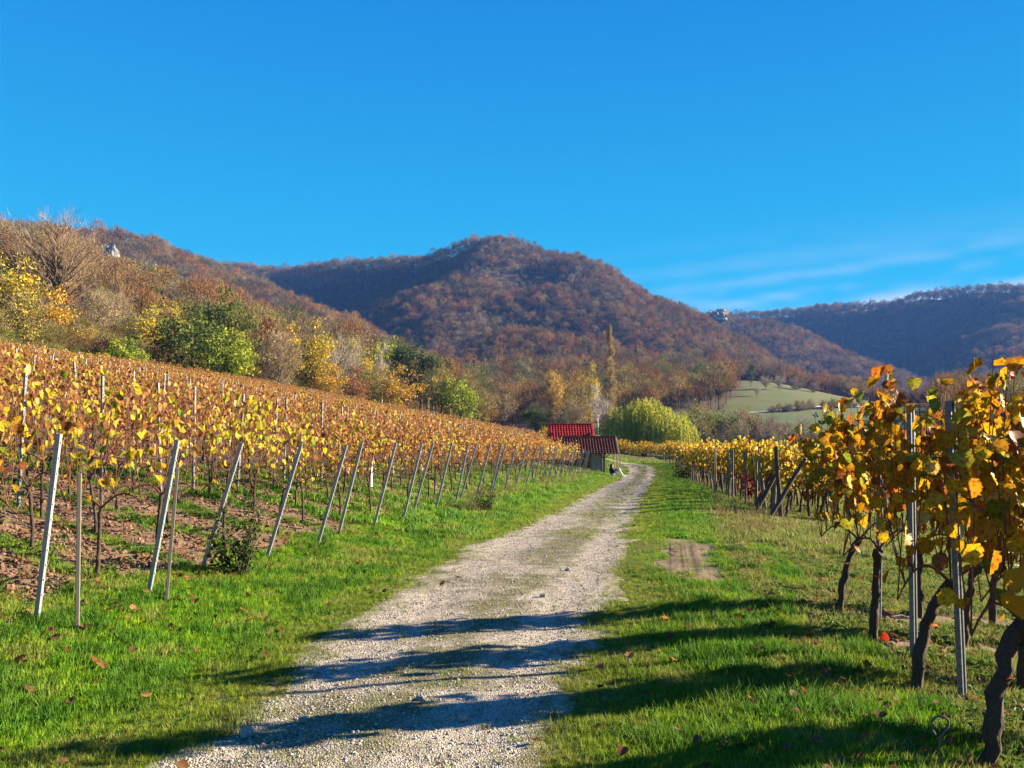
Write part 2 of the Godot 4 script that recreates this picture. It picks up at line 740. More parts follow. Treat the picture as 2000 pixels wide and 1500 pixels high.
func tinted(called: String, through := 0.0, rough := 0.8) -> StandardMaterial3D:
	var m := mat(called, Color.WHITE, rough)
	m.vertex_color_use_as_albedo = true
	if through > 0.0:
		m.backlight_enabled = true
		m.backlight = Color(through, through, through).linear_to_srgb()
	m.metallic_specular = 0.25
	return m


func grey(g: float) -> Color:
	return Color(g, g, g).linear_to_srgb()


func materials():
	var g := tinted("ground", 0.0, 0.95)
	g.albedo_texture = noise_tex(FastNoiseLite.TYPE_SIMPLEX_SMOOTH, 0.02, [[0.0, grey(0.55)], [0.5, grey(0.8)], [1.0, grey(1.0)]], 512, 5, 0, 5)
	g.uv1_triplanar = true
	g.uv1_world_triplanar = true
	g.uv1_scale = Vector3(0.9, 0.9, 0.9)
	var p := tinted("gravel", 0.0, 0.95)
	p.albedo_texture = noise_tex(FastNoiseLite.TYPE_CELLULAR, 0.055, [[0.0, grey(0.25)], [0.3, grey(0.6)], [0.65, grey(0.95)], [1.0, grey(1.0)]], 1024, 6, FastNoiseLite.RETURN_CELL_VALUE)
	p.heightmap_enabled = true
	p.heightmap_texture = noise_tex(FastNoiseLite.TYPE_CELLULAR, 0.055, [[0.0, Color.WHITE], [1.0, Color.BLACK]], 1024, 6, FastNoiseLite.RETURN_DISTANCE)
	p.heightmap_scale = 1.0
	p.uv1_triplanar = true
	p.uv1_world_triplanar = true
	p.uv1_scale = Vector3(1.6, 1.6, 1.6)
	var e := tinted("earth", 0.0, 0.95)
	e.albedo_texture = g.albedo_texture
	e.uv1_triplanar = true
	e.uv1_world_triplanar = true
	e.uv1_scale = Vector3(2.2, 2.2, 2.2)
	tinted("leaf", 0.95, 0.55).set_meta("veins", leaf_veins())
	tinted("crown", 0.5, 0.8)
	tinted("grass", 0.7, 0.6)
	tinted("plain", 0.0, 0.9)
	tinted("stone", 0.0, 0.9)
	var b := mat("bark", Color(0.085, 0.06, 0.042), 0.95)
	b.albedo_texture = noise_tex(FastNoiseLite.TYPE_SIMPLEX_SMOOTH, 0.05, [[0.0, grey(0.35)], [0.5, grey(0.75)], [1.0, grey(1.0)]], 256, 9, 0, 4)
	b.uv1_triplanar = true
	b.uv1_scale = Vector3(9, 2.2, 9)
	b.heightmap_enabled = true
	b.heightmap_texture = b.albedo_texture
	b.heightmap_scale = 2.2
	mat("cane", Color(0.14, 0.055, 0.03), 0.75)
	var z := mat("zinc", Color(0.37, 0.39, 0.4), 0.55)
	z.metallic = 0.55
	z.albedo_texture = noise_tex(FastNoiseLite.TYPE_CELLULAR, 0.06, [[0.0, grey(0.7)], [1.0, grey(1.0)]], 256, 12, FastNoiseLite.RETURN_CELL_VALUE)
	z.uv1_triplanar = true
	z.uv1_scale = Vector3(4, 4, 4)
	var wd := mat("grey_wood", Color(0.2, 0.17, 0.135), 0.9)
	wd.albedo_texture = noise_tex(FastNoiseLite.TYPE_SIMPLEX_SMOOTH, 0.04, [[0.0, grey(0.45)], [0.5, grey(0.8)], [1.0, grey(1.0)]], 256, 14, 0, 4)
	wd.uv1_triplanar = true
	wd.uv1_scale = Vector3(12, 1.2, 12)
	var dw := mat("dark_wood", Color(0.1, 0.065, 0.045), 0.9)
	dw.albedo_texture = wd.albedo_texture
	dw.uv1_triplanar = true
	dw.uv1_scale = Vector3(12, 1.5, 12)
	var lz := mat("line_zinc", Color(0.2, 0.21, 0.22), 0.65)
	lz.metallic = 0.3
	lz.albedo_texture = z.albedo_texture
	lz.uv1_triplanar = true
	lz.uv1_scale = Vector3(4, 4, 4)
	mat("wire", Color(0.3, 0.3, 0.31), 0.5).metallic = 0.7
	mat("white_plastic", Color(0.8, 0.8, 0.78), 0.5)
	mat("skin", Color(0.5, 0.32, 0.24), 0.6)
	mat("dark_cloth", Color(0.025, 0.02, 0.022), 0.9)
	mat("white_cloth", Color(0.75, 0.75, 0.76), 0.9)
	mat("hair", Color(0.03, 0.018, 0.012), 0.7)


# ---------------------------------------------------------------- hut and person
func tiled(g: Geo, x0: float, x1: float, ridge_y: float, eave_y: float, ridge_z: float, eave_z: float, cols: int, rows: int, tone: Color):
	# interlocking clay tiles on one slope: each a shallow raised roll over a pan, its foot proud of the next row
	var nrm := Vector3(0, absf(eave_z - ridge_z), (ridge_y - eave_y) * signf(eave_z - ridge_z)).normalized()
	var cw := (x1 - x0) / cols
	for r in rows:
		var a := float(r) / rows
		var b := (r + 1.06) / rows
		for k in cols:
			var col := shade(tone, 0.22)
			var xl := x0 + k * cw
			var pa := Vector3(0, lerpf(ridge_y, eave_y, a), lerpf(ridge_z, eave_z, a)) + nrm * 0.01
			var pb := Vector3(0, lerpf(ridge_y, eave_y, b), lerpf(ridge_z, eave_z, b)) + nrm * 0.045
			var prof := [[0.0, 0.0], [0.38, 0.0], [0.55, 0.045], [0.78, 0.05], [0.98, 0.012]]
			for q in prof.size() - 1:
				var l := Vector3(xl + prof[q][0] * cw, 0, 0)
				var m := Vector3(xl + prof[q + 1][0] * cw, 0, 0)
				var nl: Vector3 = nrm * prof[q][1]
				var nm: Vector3 = nrm * prof[q + 1][1]
				g.quad(l + pa + nl, l + pb + nl, m + pb + nm, m + pa + nm, col)
				g.quad(l + pb + nl, l + pb - nrm * 0.03, m + pb - nrm * 0.03, m + pb + nm, col)


func build_hut():
	var at := on(5.55, 56.6)
	var t := thing("vineyard_hut", "open timber vineyard shelter with brown tiled roof and red tiled roof behind", "hut", at, 0.0)
	var y0 := at.y
	# front roof: brown red, lower
	var x0 := -2.1
	var x1 := 2.05
	var ridge_y := 2.3 - y0
	var eave_y := 1.1 - y0
	var g := Geo.new()
	tiled(g, x0, x1, ridge_y, eave_y, 0.0, 1.65, 20, 8, Color(0.115, 0.036, 0.026))
	tiled(g, x0, x1, ridge_y, eave_y, 0.0, -1.3, 20, 7, Color(0.115, 0.036, 0.026))
	var roof := part("front_roof", g.mesh(), M.plain, t)
	roof.set_meta("label", "dark brownish red tiled lower roof")
	g = Geo.new()
	for k in 14:
		g.box(Transform3D(Basis(), Vector3(lerpf(x0 + 0.15, x1 - 0.15, k / 13.0), ridge_y + 0.05, 0)), Vector3(0.31, 0.1, 0.2), shade(Color(0.12, 0.04, 0.03), 0.2), 0.03)
	part("ridge_cap", g.mesh(), M.plain, roof)
	for s in [x0 - 0.03, x1 + 0.03]:
		g = Geo.new()
		var hyp := Vector2(1.75, ridge_y - eave_y).length()
		var ang := atan2(ridge_y - eave_y, 1.65)
		g.box(Transform3D(Basis(Vector3.RIGHT, ang), Vector3(s, (ridge_y + eave_y) * 0.5 - 0.02, 0.82)), Vector3(0.05, 0.17, hyp), Color(0.3, 0.24, 0.18), 0.01)
		g.box(Transform3D(Basis(Vector3.RIGHT, -ang), Vector3(s, (ridge_y + eave_y) * 0.5 - 0.02, -0.65)), Vector3(0.05, 0.17, hyp * 0.85), Color(0.3, 0.24, 0.18), 0.01)
		part("barge_board", g.mesh(), M.plain, t)
	# rear roof: bright red, higher
	var xa := -2.75
	var xb := 0.55
	var ry := 3.28 - y0
	var ey := 2.12 - y0
	g = Geo.new()
	tiled(g, xa, xb, ry, ey, -2.0, -0.45, 16, 7, Color(0.42, 0.03, 0.026))
	tiled(g, xa, xb, ry, ey, -2.0, -3.55, 16, 7, Color(0.42, 0.03, 0.026))
	var red := part("rear_roof", g.mesh(), M.plain, t)
	red.set_meta("label", "bright red tiled upper roof")
	g = Geo.new()
	for k in 11:
		g.box(Transform3D(Basis(), Vector3(lerpf(xa + 0.15, xb - 0.15, k / 10.0), ry + 0.05, -2.0)), Vector3(0.31, 0.1, 0.2), shade(Color(0.36, 0.03, 0.025), 0.2), 0.03)
	part("ridge_cap", g.mesh(), M.plain, red)
	for s in [xa - 0.03, xb + 0.03]:
		g = Geo.new()
		var ang := atan2(ry - ey, 1.55)
		var hyp := Vector2(1.6, ry - ey).length()
		g.box(Transform3D(Basis(Vector3.RIGHT, ang), Vector3(s, (ry + ey) * 0.5 - 0.02, -1.22)), Vector3(0.05, 0.15, hyp), Color(0.3, 0.07, 0.05), 0.01)
		g.box(Transform3D(Basis(Vector3.RIGHT, -ang), Vector3(s, (ry + ey) * 0.5 - 0.02, -2.78)), Vector3(0.05, 0.15, hyp), Color(0.3, 0.07, 0.05), 0.01)
		part("barge_board", g.mesh(), M.plain, t)
	# walls of upright planks round the rear room, and a plank screen under the front roof
	for k in 16:
		var xx := lerpf(xa + 0.35, xb - 0.3, k / 15.0)
		for zz in [-0.75, -3.2]:
			g = Geo.new()
			g.box(Transform3D(Basis(), Vector3(xx, (ey + 0.25) * 0.5 - 0.05, zz)), Vector3(0.152, ey + 0.35, 0.03), shade(Color(0.16, 0.11, 0.08), 0.2), 0.004)
			part("plank", g.mesh(), M.plain, t)
	for k in 13:
		var zz := lerpf(-0.85, -3.1, k / 12.0)
		for xx in [xa + 0.3, xb - 0.25]:
			g = Geo.new()
			g.box(Transform3D(Basis(), Vector3(xx, (ey + 0.5) * 0.5 - 0.05, zz)), Vector3(0.03, ey + 0.7, 0.175), shade(Color(0.16, 0.11, 0.08), 0.2), 0.004)
			part("plank", g.mesh(), M.plain, t)
	for k in 7:
		g = Geo.new()
		g.box(Transform3D(Basis(), Vector3(0.2 + k * 0.125, eave_y * 0.5 - 0.1, 0.9)), Vector3(0.118, eave_y + 0.2, 0.03), shade(Color(0.2, 0.2, 0.2), 0.15), 0.004)
		part("plank", g.mesh(), M.plain, t)
	for p in [[1.1, 1.15], [-1.85, 1.15], [1.1, -0.9], [-1.85, -0.9]]:
		g = Geo.new()
		g.box(Transform3D(Basis(), Vector3(p[0], (eave_y + 0.15) * 0.5 - 0.15, p[1])), Vector3(0.16, eave_y + 0.45, 0.16), Color(0.2, 0.15, 0.11), 0.015)
		part("post", g.mesh(), M.plain, t)
		g = Geo.new()
		for s in [-1.0, 1.0]:
			g.box(Transform3D(Basis(Vector3.BACK, -s * 0.8), Vector3(p[0] + s * 0.27, eave_y - 0.12, p[1])), Vector3(0.07, 0.72, 0.08), Color(0.18, 0.12, 0.09), 0.01)
		part("brace", g.mesh(), M.plain, t)
	for zz in [1.15, -0.9]:
		g = Geo.new()
		g.box(Transform3D(Basis(), Vector3(0, eave_y + 0.22, zz)), Vector3(x1 - x0 - 0.1, 0.15, 0.13), Color(0.17, 0.11, 0.08), 0.012)
		part("beam", g.mesh(), M.plain, t)
	# a paling of rough stakes on the side towards the track
	for k in 9:
		var p := Vector2(7.35 + k * 0.13, 56.1 + k * 0.42)
		g = Geo.new()
		var hh := 1.15 + rng.randf() * 0.55
		var ln := rv(0.07)
		g.tube(PackedVector3Array([Vector3(0, -0.2, 0), Vector3(ln.x, hh, ln.z)]), PackedFloat32Array([0.035, 0.025]), 5, shade(Color(0.2, 0.17, 0.13), 0.25), true)
		single("fence_stake", g.mesh(), M.plain, "rough wooden stake beside the tiled shelter, %s along the paling" % number(k), "stake", on(p.x, p.y), "stakes beside the shelter")


func smin(a: float, b: float, k: float) -> float:
	var h := clampf(0.5 + 0.5 * (b - a) / k, 0.0, 1.0)
	return lerpf(b, a, h) - k * h * (1.0 - h)


func flesh(bones: Array, cell: float, k: float) -> ArrayMesh:
	# surface nets over a field of tapered capsules [a, b, ra, rb]
	var lo := Vector3.INF
	var hi := -Vector3.INF
	for b in bones:
		var r := maxf(b[2], b[3]) + cell * 2.0
		lo = lo.min(b[0] - Vector3.ONE * r).min(b[1] - Vector3.ONE * r)
		hi = hi.max(b[0] + Vector3.ONE * r).max(b[1] + Vector3.ONE * r)
	var nn := Vector3i(((hi - lo) / cell).ceil()) + Vector3i.ONE
	var f := PackedFloat32Array()
	f.resize(nn.x * nn.y * nn.z)
	var o := 0
	for z in nn.z:
		for y in nn.y:
			for x in nn.x:
				var p := lo + Vector3(x, y, z) * cell
				var best := 9.0
				for b in bones:
					var a: Vector3 = b[0]
					var e: Vector3 = b[1] - a
					var t := clampf((p - a).dot(e) / maxf(e.length_squared(), 1e-8), 0.0, 1.0)
					best = smin(best, p.distance_to(a + e * t) - lerpf(b[2], b[3], t), k)
				f[o] = best
				o += 1
	var at := {}
	var v := PackedVector3Array()
	var n := PackedVector3Array()
	var sx := 1
	var sy := nn.x
	var sz := nn.x * nn.y
	var offs := [0, sx, sy, sx + sy, sz, sx + sz, sy + sz, sx + sy + sz]
	var edges := [[0, 1], [2, 3], [4, 5], [6, 7], [0, 2], [1, 3], [4, 6], [5, 7], [0, 4], [1, 5], [2, 6], [3, 7]]
	var corner := [Vector3(0, 0, 0), Vector3(1, 0, 0), Vector3(0, 1, 0), Vector3(1, 1, 0), Vector3(0, 0, 1), Vector3(1, 0, 1), Vector3(0, 1, 1), Vector3(1, 1, 1)]
	for z in nn.z - 1:
		for y in nn.y - 1:
			for x in nn.x - 1:
				var i := x + y * sy + z * sz
				var sum := Vector3.ZERO
				var cnt := 0
				for e in edges:
					var fa := f[i + offs[e[0]]]
					var fb := f[i + offs[e[1]]]
					if (fa < 0.0) != (fb < 0.0):
						sum += corner[e[0]].lerp(corner[e[1]], fa / (fa - fb))
						cnt += 1
				if cnt:
					at[i] = v.size()
					v.append(lo + (Vector3(x, y, z) + sum / cnt) * cell)
					n.append(Vector3(f[i + sx] - f[i], f[i + sy] - f[i], f[i + sz] - f[i]).normalized())
	var g := Geo.new()
	for i in at:
		for ax in 3:
			var s: int = [sx, sy, sz][ax]
			var s1: int = [sy, sz, sx][ax]
			var s2: int = [sz, sx, sy][ax]
			if i + s < f.size() and (f[i] < 0.0) != (f[i + s] < 0.0) and at.has(i - s1) and at.has(i - s2) and at.has(i - s1 - s2):
				var q := [at[i], at[i - s1], at[i - s1 - s2], at[i - s2]]
				g.smooth(v[q[0]], v[q[1]], v[q[2]], n[q[0]], n[q[1]], n[q[2]], Color.WHITE)
				g.smooth(v[q[0]], v[q[2]], v[q[3]], n[q[0]], n[q[2]], n[q[3]], Color.WHITE)
	return g.mesh()


func build_person():
	var t := thing("person", "person in white trousers and dark top sitting on the grass beside the shelter", "person", on(6.75, 51.5, 0.02), 0.18)
	var skin := []
	var legs := []
	var top := []
	legs.append([Vector3(0, 0.13, -0.08), Vector3(0, 0.13, 0.08), 0.13, 0.13])
	top.append([Vector3(-0.02, 0.2, 0), Vector3(-0.1, 0.47, 0), 0.145, 0.165])
	skin.append([Vector3(-0.02, 0.2, 0), Vector3(-0.1, 0.47, 0), 0.12, 0.14])
	skin.append([Vector3(-0.1, 0.5, 0), Vector3(-0.085, 0.64, 0), 0.055, 0.05])
	skin.append([Vector3(-0.08, 0.73, 0), Vector3(-0.05, 0.68, 0), 0.095, 0.07])
	skin.append([Vector3(0.02, 0.715, 0), Vector3(0.035, 0.695, 0), 0.016, 0.018])
	for s in [-1.0, 1.0]:
		skin.append([Vector3(-0.08, 0.71, s * 0.09), Vector3(-0.08, 0.74, s * 0.095), 0.018, 0.02])
		legs.append([Vector3(0.02, 0.12, s * 0.09), Vector3(0.4, 0.48, s * 0.1), 0.1, 0.07])
		legs.append([Vector3(0.4, 0.48, s * 0.1), Vector3(0.63, 0.1, s * 0.11), 0.07, 0.055])
		skin.append([Vector3(0.02, 0.12, s * 0.09), Vector3(0.4, 0.48, s * 0.1), 0.08, 0.055])
		skin.append([Vector3(0.4, 0.48, s * 0.1), Vector3(0.63, 0.06, s * 0.11), 0.055, 0.04])
		skin.append([Vector3(0.63, 0.05, s * 0.11), Vector3(0.78, 0.035, s * 0.125), 0.042, 0.036])
		top.append([Vector3(-0.1, 0.52, s * 0.15), Vector3(0.04, 0.34, s * 0.23), 0.066, 0.052])
		top.append([Vector3(0.04, 0.34, s * 0.23), Vector3(0.24, 0.48, s * 0.16), 0.05, 0.04])
		skin.append([Vector3(-0.1, 0.52, s * 0.15), Vector3(0.04, 0.34, s * 0.23), 0.05, 0.04])
		skin.append([Vector3(0.04, 0.34, s * 0.23), Vector3(0.27, 0.5, s * 0.15), 0.04, 0.03])
	var body := part("body", flesh(skin, 0.026, 0.03), M.skin, t)
	part("trousers", flesh(legs, 0.028, 0.04), M.white_cloth, t)
	part("jacket", flesh(top, 0.028, 0.04), M.dark_cloth, t)
	part("hair", flesh([[Vector3(-0.1, 0.76, 0), Vector3(-0.09, 0.75, 0), 0.105, 0.1], [Vector3(-0.15, 0.74, 0), Vector3(-0.17, 0.5, 0), 0.07, 0.06]], 0.022, 0.03), M.hair, t)
	for s in [-1.0, 1.0]:
		var h := []
		h.append([Vector3(0.25, 0.495, s * 0.155), Vector3(0.32, 0.535, s * 0.14), 0.026, 0.034])
		for k in 4:
			var b := Vector3(0.33, 0.54, s * (0.115 + 0.018 * k))
			var l: float = [0.07, 0.08, 0.075, 0.06][k]
			h.append([b, b + Vector3(l * 0.75, 0.012, 0), 0.0095, 0.009])
			h.append([b + Vector3(l * 0.75, 0.012, 0), b + Vector3(l * 1.2, -0.02, 0), 0.009, 0.008])
		h.append([Vector3(0.28, 0.52, s * 0.125), Vector3(0.335, 0.535, s * 0.085), 0.012, 0.01])
		part("hand", flesh(h, 0.008, 0.008), M.skin, body)
		var sh := [[Vector3(0.61, 0.055, s * 0.11), Vector3(0.8, 0.035, s * 0.125), 0.055, 0.045]]
		part("shoe", flesh(sh, 0.02, 0.02), M.white_cloth, t)


# ---------------------------------------------------------------- posts and wires
func channel(length: float, w := 0.05, dp := 0.036, th := 0.005, holes := true) -> ArrayMesh:
	# a folded steel vineyard post: open channel with turned lips and wire hooks along its flange
	var o := [Vector2(-w / 2, 0), Vector2(w / 2, 0), Vector2(w / 2, dp), Vector2(w / 2 - 0.014, dp), Vector2(w / 2 - 0.014, dp - th), Vector2(w / 2 - th, dp - th), Vector2(w / 2 - th, th), Vector2(-w / 2 + th, th), Vector2(-w / 2 + th, dp - th), Vector2(-w / 2 + 0.014, dp - th), Vector2(-w / 2 + 0.014, dp), Vector2(-w / 2, dp)]
	var g := Geo.new()
	for i in o.size():
		var a: Vector2 = o[i]
		var b: Vector2 = o[(i + 1) % o.size()]
		g.quad(Vector3(a.x, -0.3, a.y), Vector3(b.x, -0.3, b.y), Vector3(b.x, length, b.y), Vector3(a.x, length, a.y), Color.WHITE)
	if holes:
		var y := 0.25
		while y < length - 0.05:
			for s in [-1.0, 1.0]:
				g.box(Transform3D(Basis(Vector3.BACK, s * 0.5), Vector3(s * (w / 2 + 0.004), y, dp * 0.55)), Vector3(0.006, 0.018, 0.008), Color.WHITE)
			y += 0.13
	return g.mesh()


func lean(base: Vector3, dir: Vector2, over: float, height: float, turn: float) -> Transform3D:
	var up := Vector3(dir.x * over, height, -dir.y * over).normalized()
	var x := Vector3(cos(turn), 0, -sin(turn))
	x = (x - up * up.dot(x)).normalized()
	return Transform3D(Basis(x, up, x.cross(up)), base)


func left_end(k: int) -> Vector2:
	var d := FIRST_L + ROW_GAP * k
	var u := -3.45 + 0.12 * sin(k * 2.1)
	if d > 51.0:
		u = -7.2
	return Vector2(0.2 * d - 1.8 + u * 1.0198, d)


const LEFT_ROWS := 48


func build_left_posts():
	var turn := atan2(ROW_L.y, ROW_L.x)
	var ends := channel(1.62, 0.042, 0.028, 0.004)
	var overs := [0.3, 0.42, 0.66, 0.62, 0.57, 0.5, 0.5, 0.46]
	var liners := channel(1.96, 0.042, 0.03, 0.004, true)
	var plain := channel(1.96, 0.042, 0.03, 0.006, false)
	var rest := []
	for k in range(-1, LEFT_ROWS):
		var e := left_end(k)
		if e.y > 51.0 and e.y < 61.0:
			continue
		var over: float = overs[k] if k >= 0 and k < overs.size() else 0.38 + 0.16 * rng.randf()
		if k >= 0:
			var o := single("end_post", ends, M.zinc, "leaning grey steel end post, %s row from the camera, left of the track" % number(k), "post", Vector3.ZERO, "leaning end posts of the left vineyard")
			o.transform = lean(on(e.x, e.y, -0.02), -ROW_L, over, 1.6, turn + 0.3)
		for j in range(1, 10):
			var p := e + ROW_L * (j * 4.4 - 1.2 + rng.randf() * 0.5)
			if absf(p.x) > 0.72 * p.y + 1.0:
				continue
			var tr := lean(on(p.x, p.y), Vector2(rng.randf_range(-1, 1), rng.randf_range(-1, 1)), 0.05, 1.0, turn)
			if j <= 5:
				var l := single("line_post", liners if k < 14 else plain, M.line_zinc, "upright grey steel post, %s up the %s vine row left of the track" % [number(j - 1), number(maxi(k, 0))] if k >= 0 else "upright grey steel post at the frame edge in the nearest left vine row", "post", Vector3.ZERO, "line posts of the left vineyard")
				l.transform = tr
			else:
				rest.append(tr)
		if k >= 0 and k < 22:
			wires(e, ROW_L, 24.0, [0.78, 1.15, 1.5, 1.8], "thin steel trellis wires of the %s vine row left of the track" % number(k))
	scatter("far_line_posts", plain, M.line_zinc, rest, PackedColorArray(), "grey steel posts standing in the upper rows of the left vineyard", "posts")
	# two weathered stakes beside the first rows
	var stake := Geo.new()
	stake.box(Transform3D(Basis(), Vector3(0, 0.55, 0)), Vector3(0.032, 1.55, 0.032), Color.WHITE, 0.004)
	for s in [[-3.62, 6.41, "first", 0.02], [-3.39, 7.55, "second", 0.11]]:
		var o := single("wooden_stake", stake.mesh(), M.grey_wood, "weathered grey wooden stake beside the end post of the %s left vine row" % s[2], "stake", Vector3.ZERO, "wooden stakes at the first left rows")
		o.transform = lean(on(s[0], s[1]), Vector2(1, 0), s[3], 1.3, 0.4)
	# white guard tube round a young vine
	var tube := Geo.new()
	var pts := PackedVector3Array([Vector3(0, -0.05, 0), Vector3(0.005, 0.55, 0)])
	tube.tube(pts, PackedFloat32Array([0.045, 0.045]), 10, Color.WHITE)
	tube.tube(pts, PackedFloat32Array([0.042, 0.042]), 10, Color.WHITE)
	single("vine_guard", tube.mesh(), M.white_plastic, "white plastic tube guarding a young vine among the left rows", "tube", on(-3.6, 19.6, 0.12))


func wires(e: Vector2, dir: Vector2, length: float, heights: Array, label: String):
	var t := thing("trellis_wire", label, "wire", Vector3.ZERO, 0.0, "trellis wires of the vine rows")
	for h in heights:
		var g := Geo.new()
		var pts := PackedVector3Array()
		var rad := PackedFloat32Array()
		var s := 0.0
		while s <= length:
			var p := e + dir * s
			pts.append(on(p.x, p.y, h - 0.02 * sin(s * 1.4) * sin(s * 1.4)))
			rad.append(0.0016)
			s += 1.5
		g.tube(pts, rad, 3, Color.WHITE)
		part("wire", g.mesh(), M.wire, t)


const NEAR_ENDS := [Vector2(2.38, 2.95), Vector2(2.65, 4.26), Vector2(2.92, 5.59), Vector2(3.26, 6.96), Vector2(3.47, 8.16)]


func right_end(k: int) -> Vector2:
	var d := 20.4 + 1.3 * k
	var u := lerpf(4.5, 3.0, smoothstep(20.0, 42.0, d))
	if d > 48.0:
		for i in track_pts.size() - 1:
			if track_pts[i].y <= d and track_pts[i + 1].y > d:
				return Vector2(track_pts[i].x + 3.2, d)
		return Vector2(11.3 + 3.0, d)
	return Vector2(0.2 * d - 1.8 + u * 1.0198, d)


const RIGHT_ROWS := 42


func build_right_posts():
	var turn := atan2(ROW_R.y, ROW_R.x)
	var m := channel(2.16, 0.055, 0.04, 0.005)
	var near := [[3.25, 5.59, -0.09, "second"], [3.39, 6.53, -0.03, "third"], [3.79, 8.01, 0.03, "fourth"]]
	for p in near:
		var o := single("steel_post", m, M.line_zinc, "grey steel post with wire hooks in the %s vine row right of the camera" % p[3], "post", Vector3.ZERO, "steel posts of the near right rows")
		o.transform = lean(on(p[0], p[1]), Vector2(1, 0), p[2], 2.1, turn + 0.2)
	for k in range(1, NEAR_ENDS.size()):
		wires(NEAR_ENDS[k] + ROW_R * 0.2, ROW_R, 6.0, [0.85, 1.3, 1.75], "thin steel trellis wires of the %s near vine row right of the track" % number(k))
	# the block further on: round wooden end posts propped by slanting struts, then thin stakes
	var wood := Geo.new()
	wood.tube(PackedVector3Array([Vector3(0, -0.3, 0), Vector3(0.01, 0.6, 0.01), Vector3(0, 1.2, 0), Vector3(0.012, 1.95, 0)]), PackedFloat32Array([0.062, 0.06, 0.056, 0.052]), 8, Color.WHITE, true, 0.05)
	var wm := wood.mesh()
	var thin := Geo.new()
	thin.tube(PackedVector3Array([Vector3(0, -0.2, 0), Vector3(0.01, 0.8, 0), Vector3(0, 1.75, 0.01)]), PackedFloat32Array([0.032, 0.03, 0.026]), 6, Color.WHITE, true, 0.06)
	var tm := thin.mesh()
	var struts := [[6.6, 19.85, 1.15, 1.5, "thick dark slanting wooden strut nearest the gap in the right vine rows"], [6.75, 21.4, 1.0, 1.5, "second dark slanting wooden strut at the right rows"], [7.15, 22.9, 0.95, 1.45, "third dark slanting wooden strut at the right rows"]]
	for s in struts:
		var o := single("wooden_strut", wm, M.dark_wood, s[4], "strut", Vector3.ZERO, "slanting struts at the right rows")
		o.transform = lean(on(s[0], s[1]), ROW_R, s[2], s[3], 0.0)
	for k in RIGHT_ROWS:
		var e := right_end(k)
		var o := single("row_post", tm if k > 2 else wm, M.grey_wood if k % 3 else M.dark_wood, "weathered wooden end post of the %s vine row beyond the gap, right of the track" % number(k), "post", Vector3.ZERO, "end posts of the right vineyard")
		o.transform = lean(on(e.x + 0.25, e.y), -ROW_R, rng.randf_range(-0.1, 0.4), 1.7, 0.0)
	for k in 10:
		var e := right_end(3 + k / 2)
		var p := e + Vector2(rng.randf_range(-0.5, 0.2), rng.randf_range(-0.5, 0.5))
		var o := single("spare_stake", tm, M.grey_wood, "thin grey stake leaning in the bundle at the right row ends, %s one" % number(k), "stake", Vector3.ZERO, "grey stakes bundled at the right row ends")
		o.transform = lean(on(p.x, p.y), Vector2(0.3, 0.1), rng.randf_range(-0.25, 0.3), 1.7, rng.randf() * 3.0)


# ---------------------------------------------------------------- vines
const GOLD := [Color(0.56, 0.34, 0.015), Color(0.62, 0.44, 0.02), Color(0.48, 0.25, 0.02), Color(0.36, 0.37, 0.035), Color(0.17, 0.24, 0.03), Color(0.5, 0.17, 0.02), Color(0.27, 0.11, 0.03), Color(0.62, 0.5, 0.16), Color(0.42, 0.04, 0.02)]
const YELLOW := [Color(0.55, 0.43, 0.02), Color(0.58, 0.48, 0.04), Color(0.44, 0.4, 0.035), Color(0.5, 0.32, 0.03), Color(0.3, 0.13, 0.035), Color(0.24, 0.09, 0.03), Color(0.55, 0.4, 0.16), Color(0.22, 0.3, 0.04), Color(0.4, 0.22, 0.05)]
const RUST := [Color(0.34, 0.145, 0.035), Color(0.24, 0.085, 0.03), Color(0.41, 0.21, 0.05), Color(0.44, 0.26, 0.085), Color(0.18, 0.065, 0.03), Color(0.52, 0.38, 0.17), Color(0.44, 0.29, 0.03), Color(0.28, 0.11, 0.04), Color(0.5, 0.36, 0.04)]
const EDGE := [Color(0.42, 0.33, 0.03), Color(0.34, 0.3, 0.04), Color(0.46, 0.3, 0.04), Color(0.38, 0.2, 0.04), Color(0.26, 0.26, 0.04), Color(0.5, 0.38, 0.06), Color(0.3, 0.13, 0.035), Color(0.45, 0.36, 0.03), Color(0.5, 0.4, 0.05)]
var leaf_shapes := []
var leaf_mats := {}


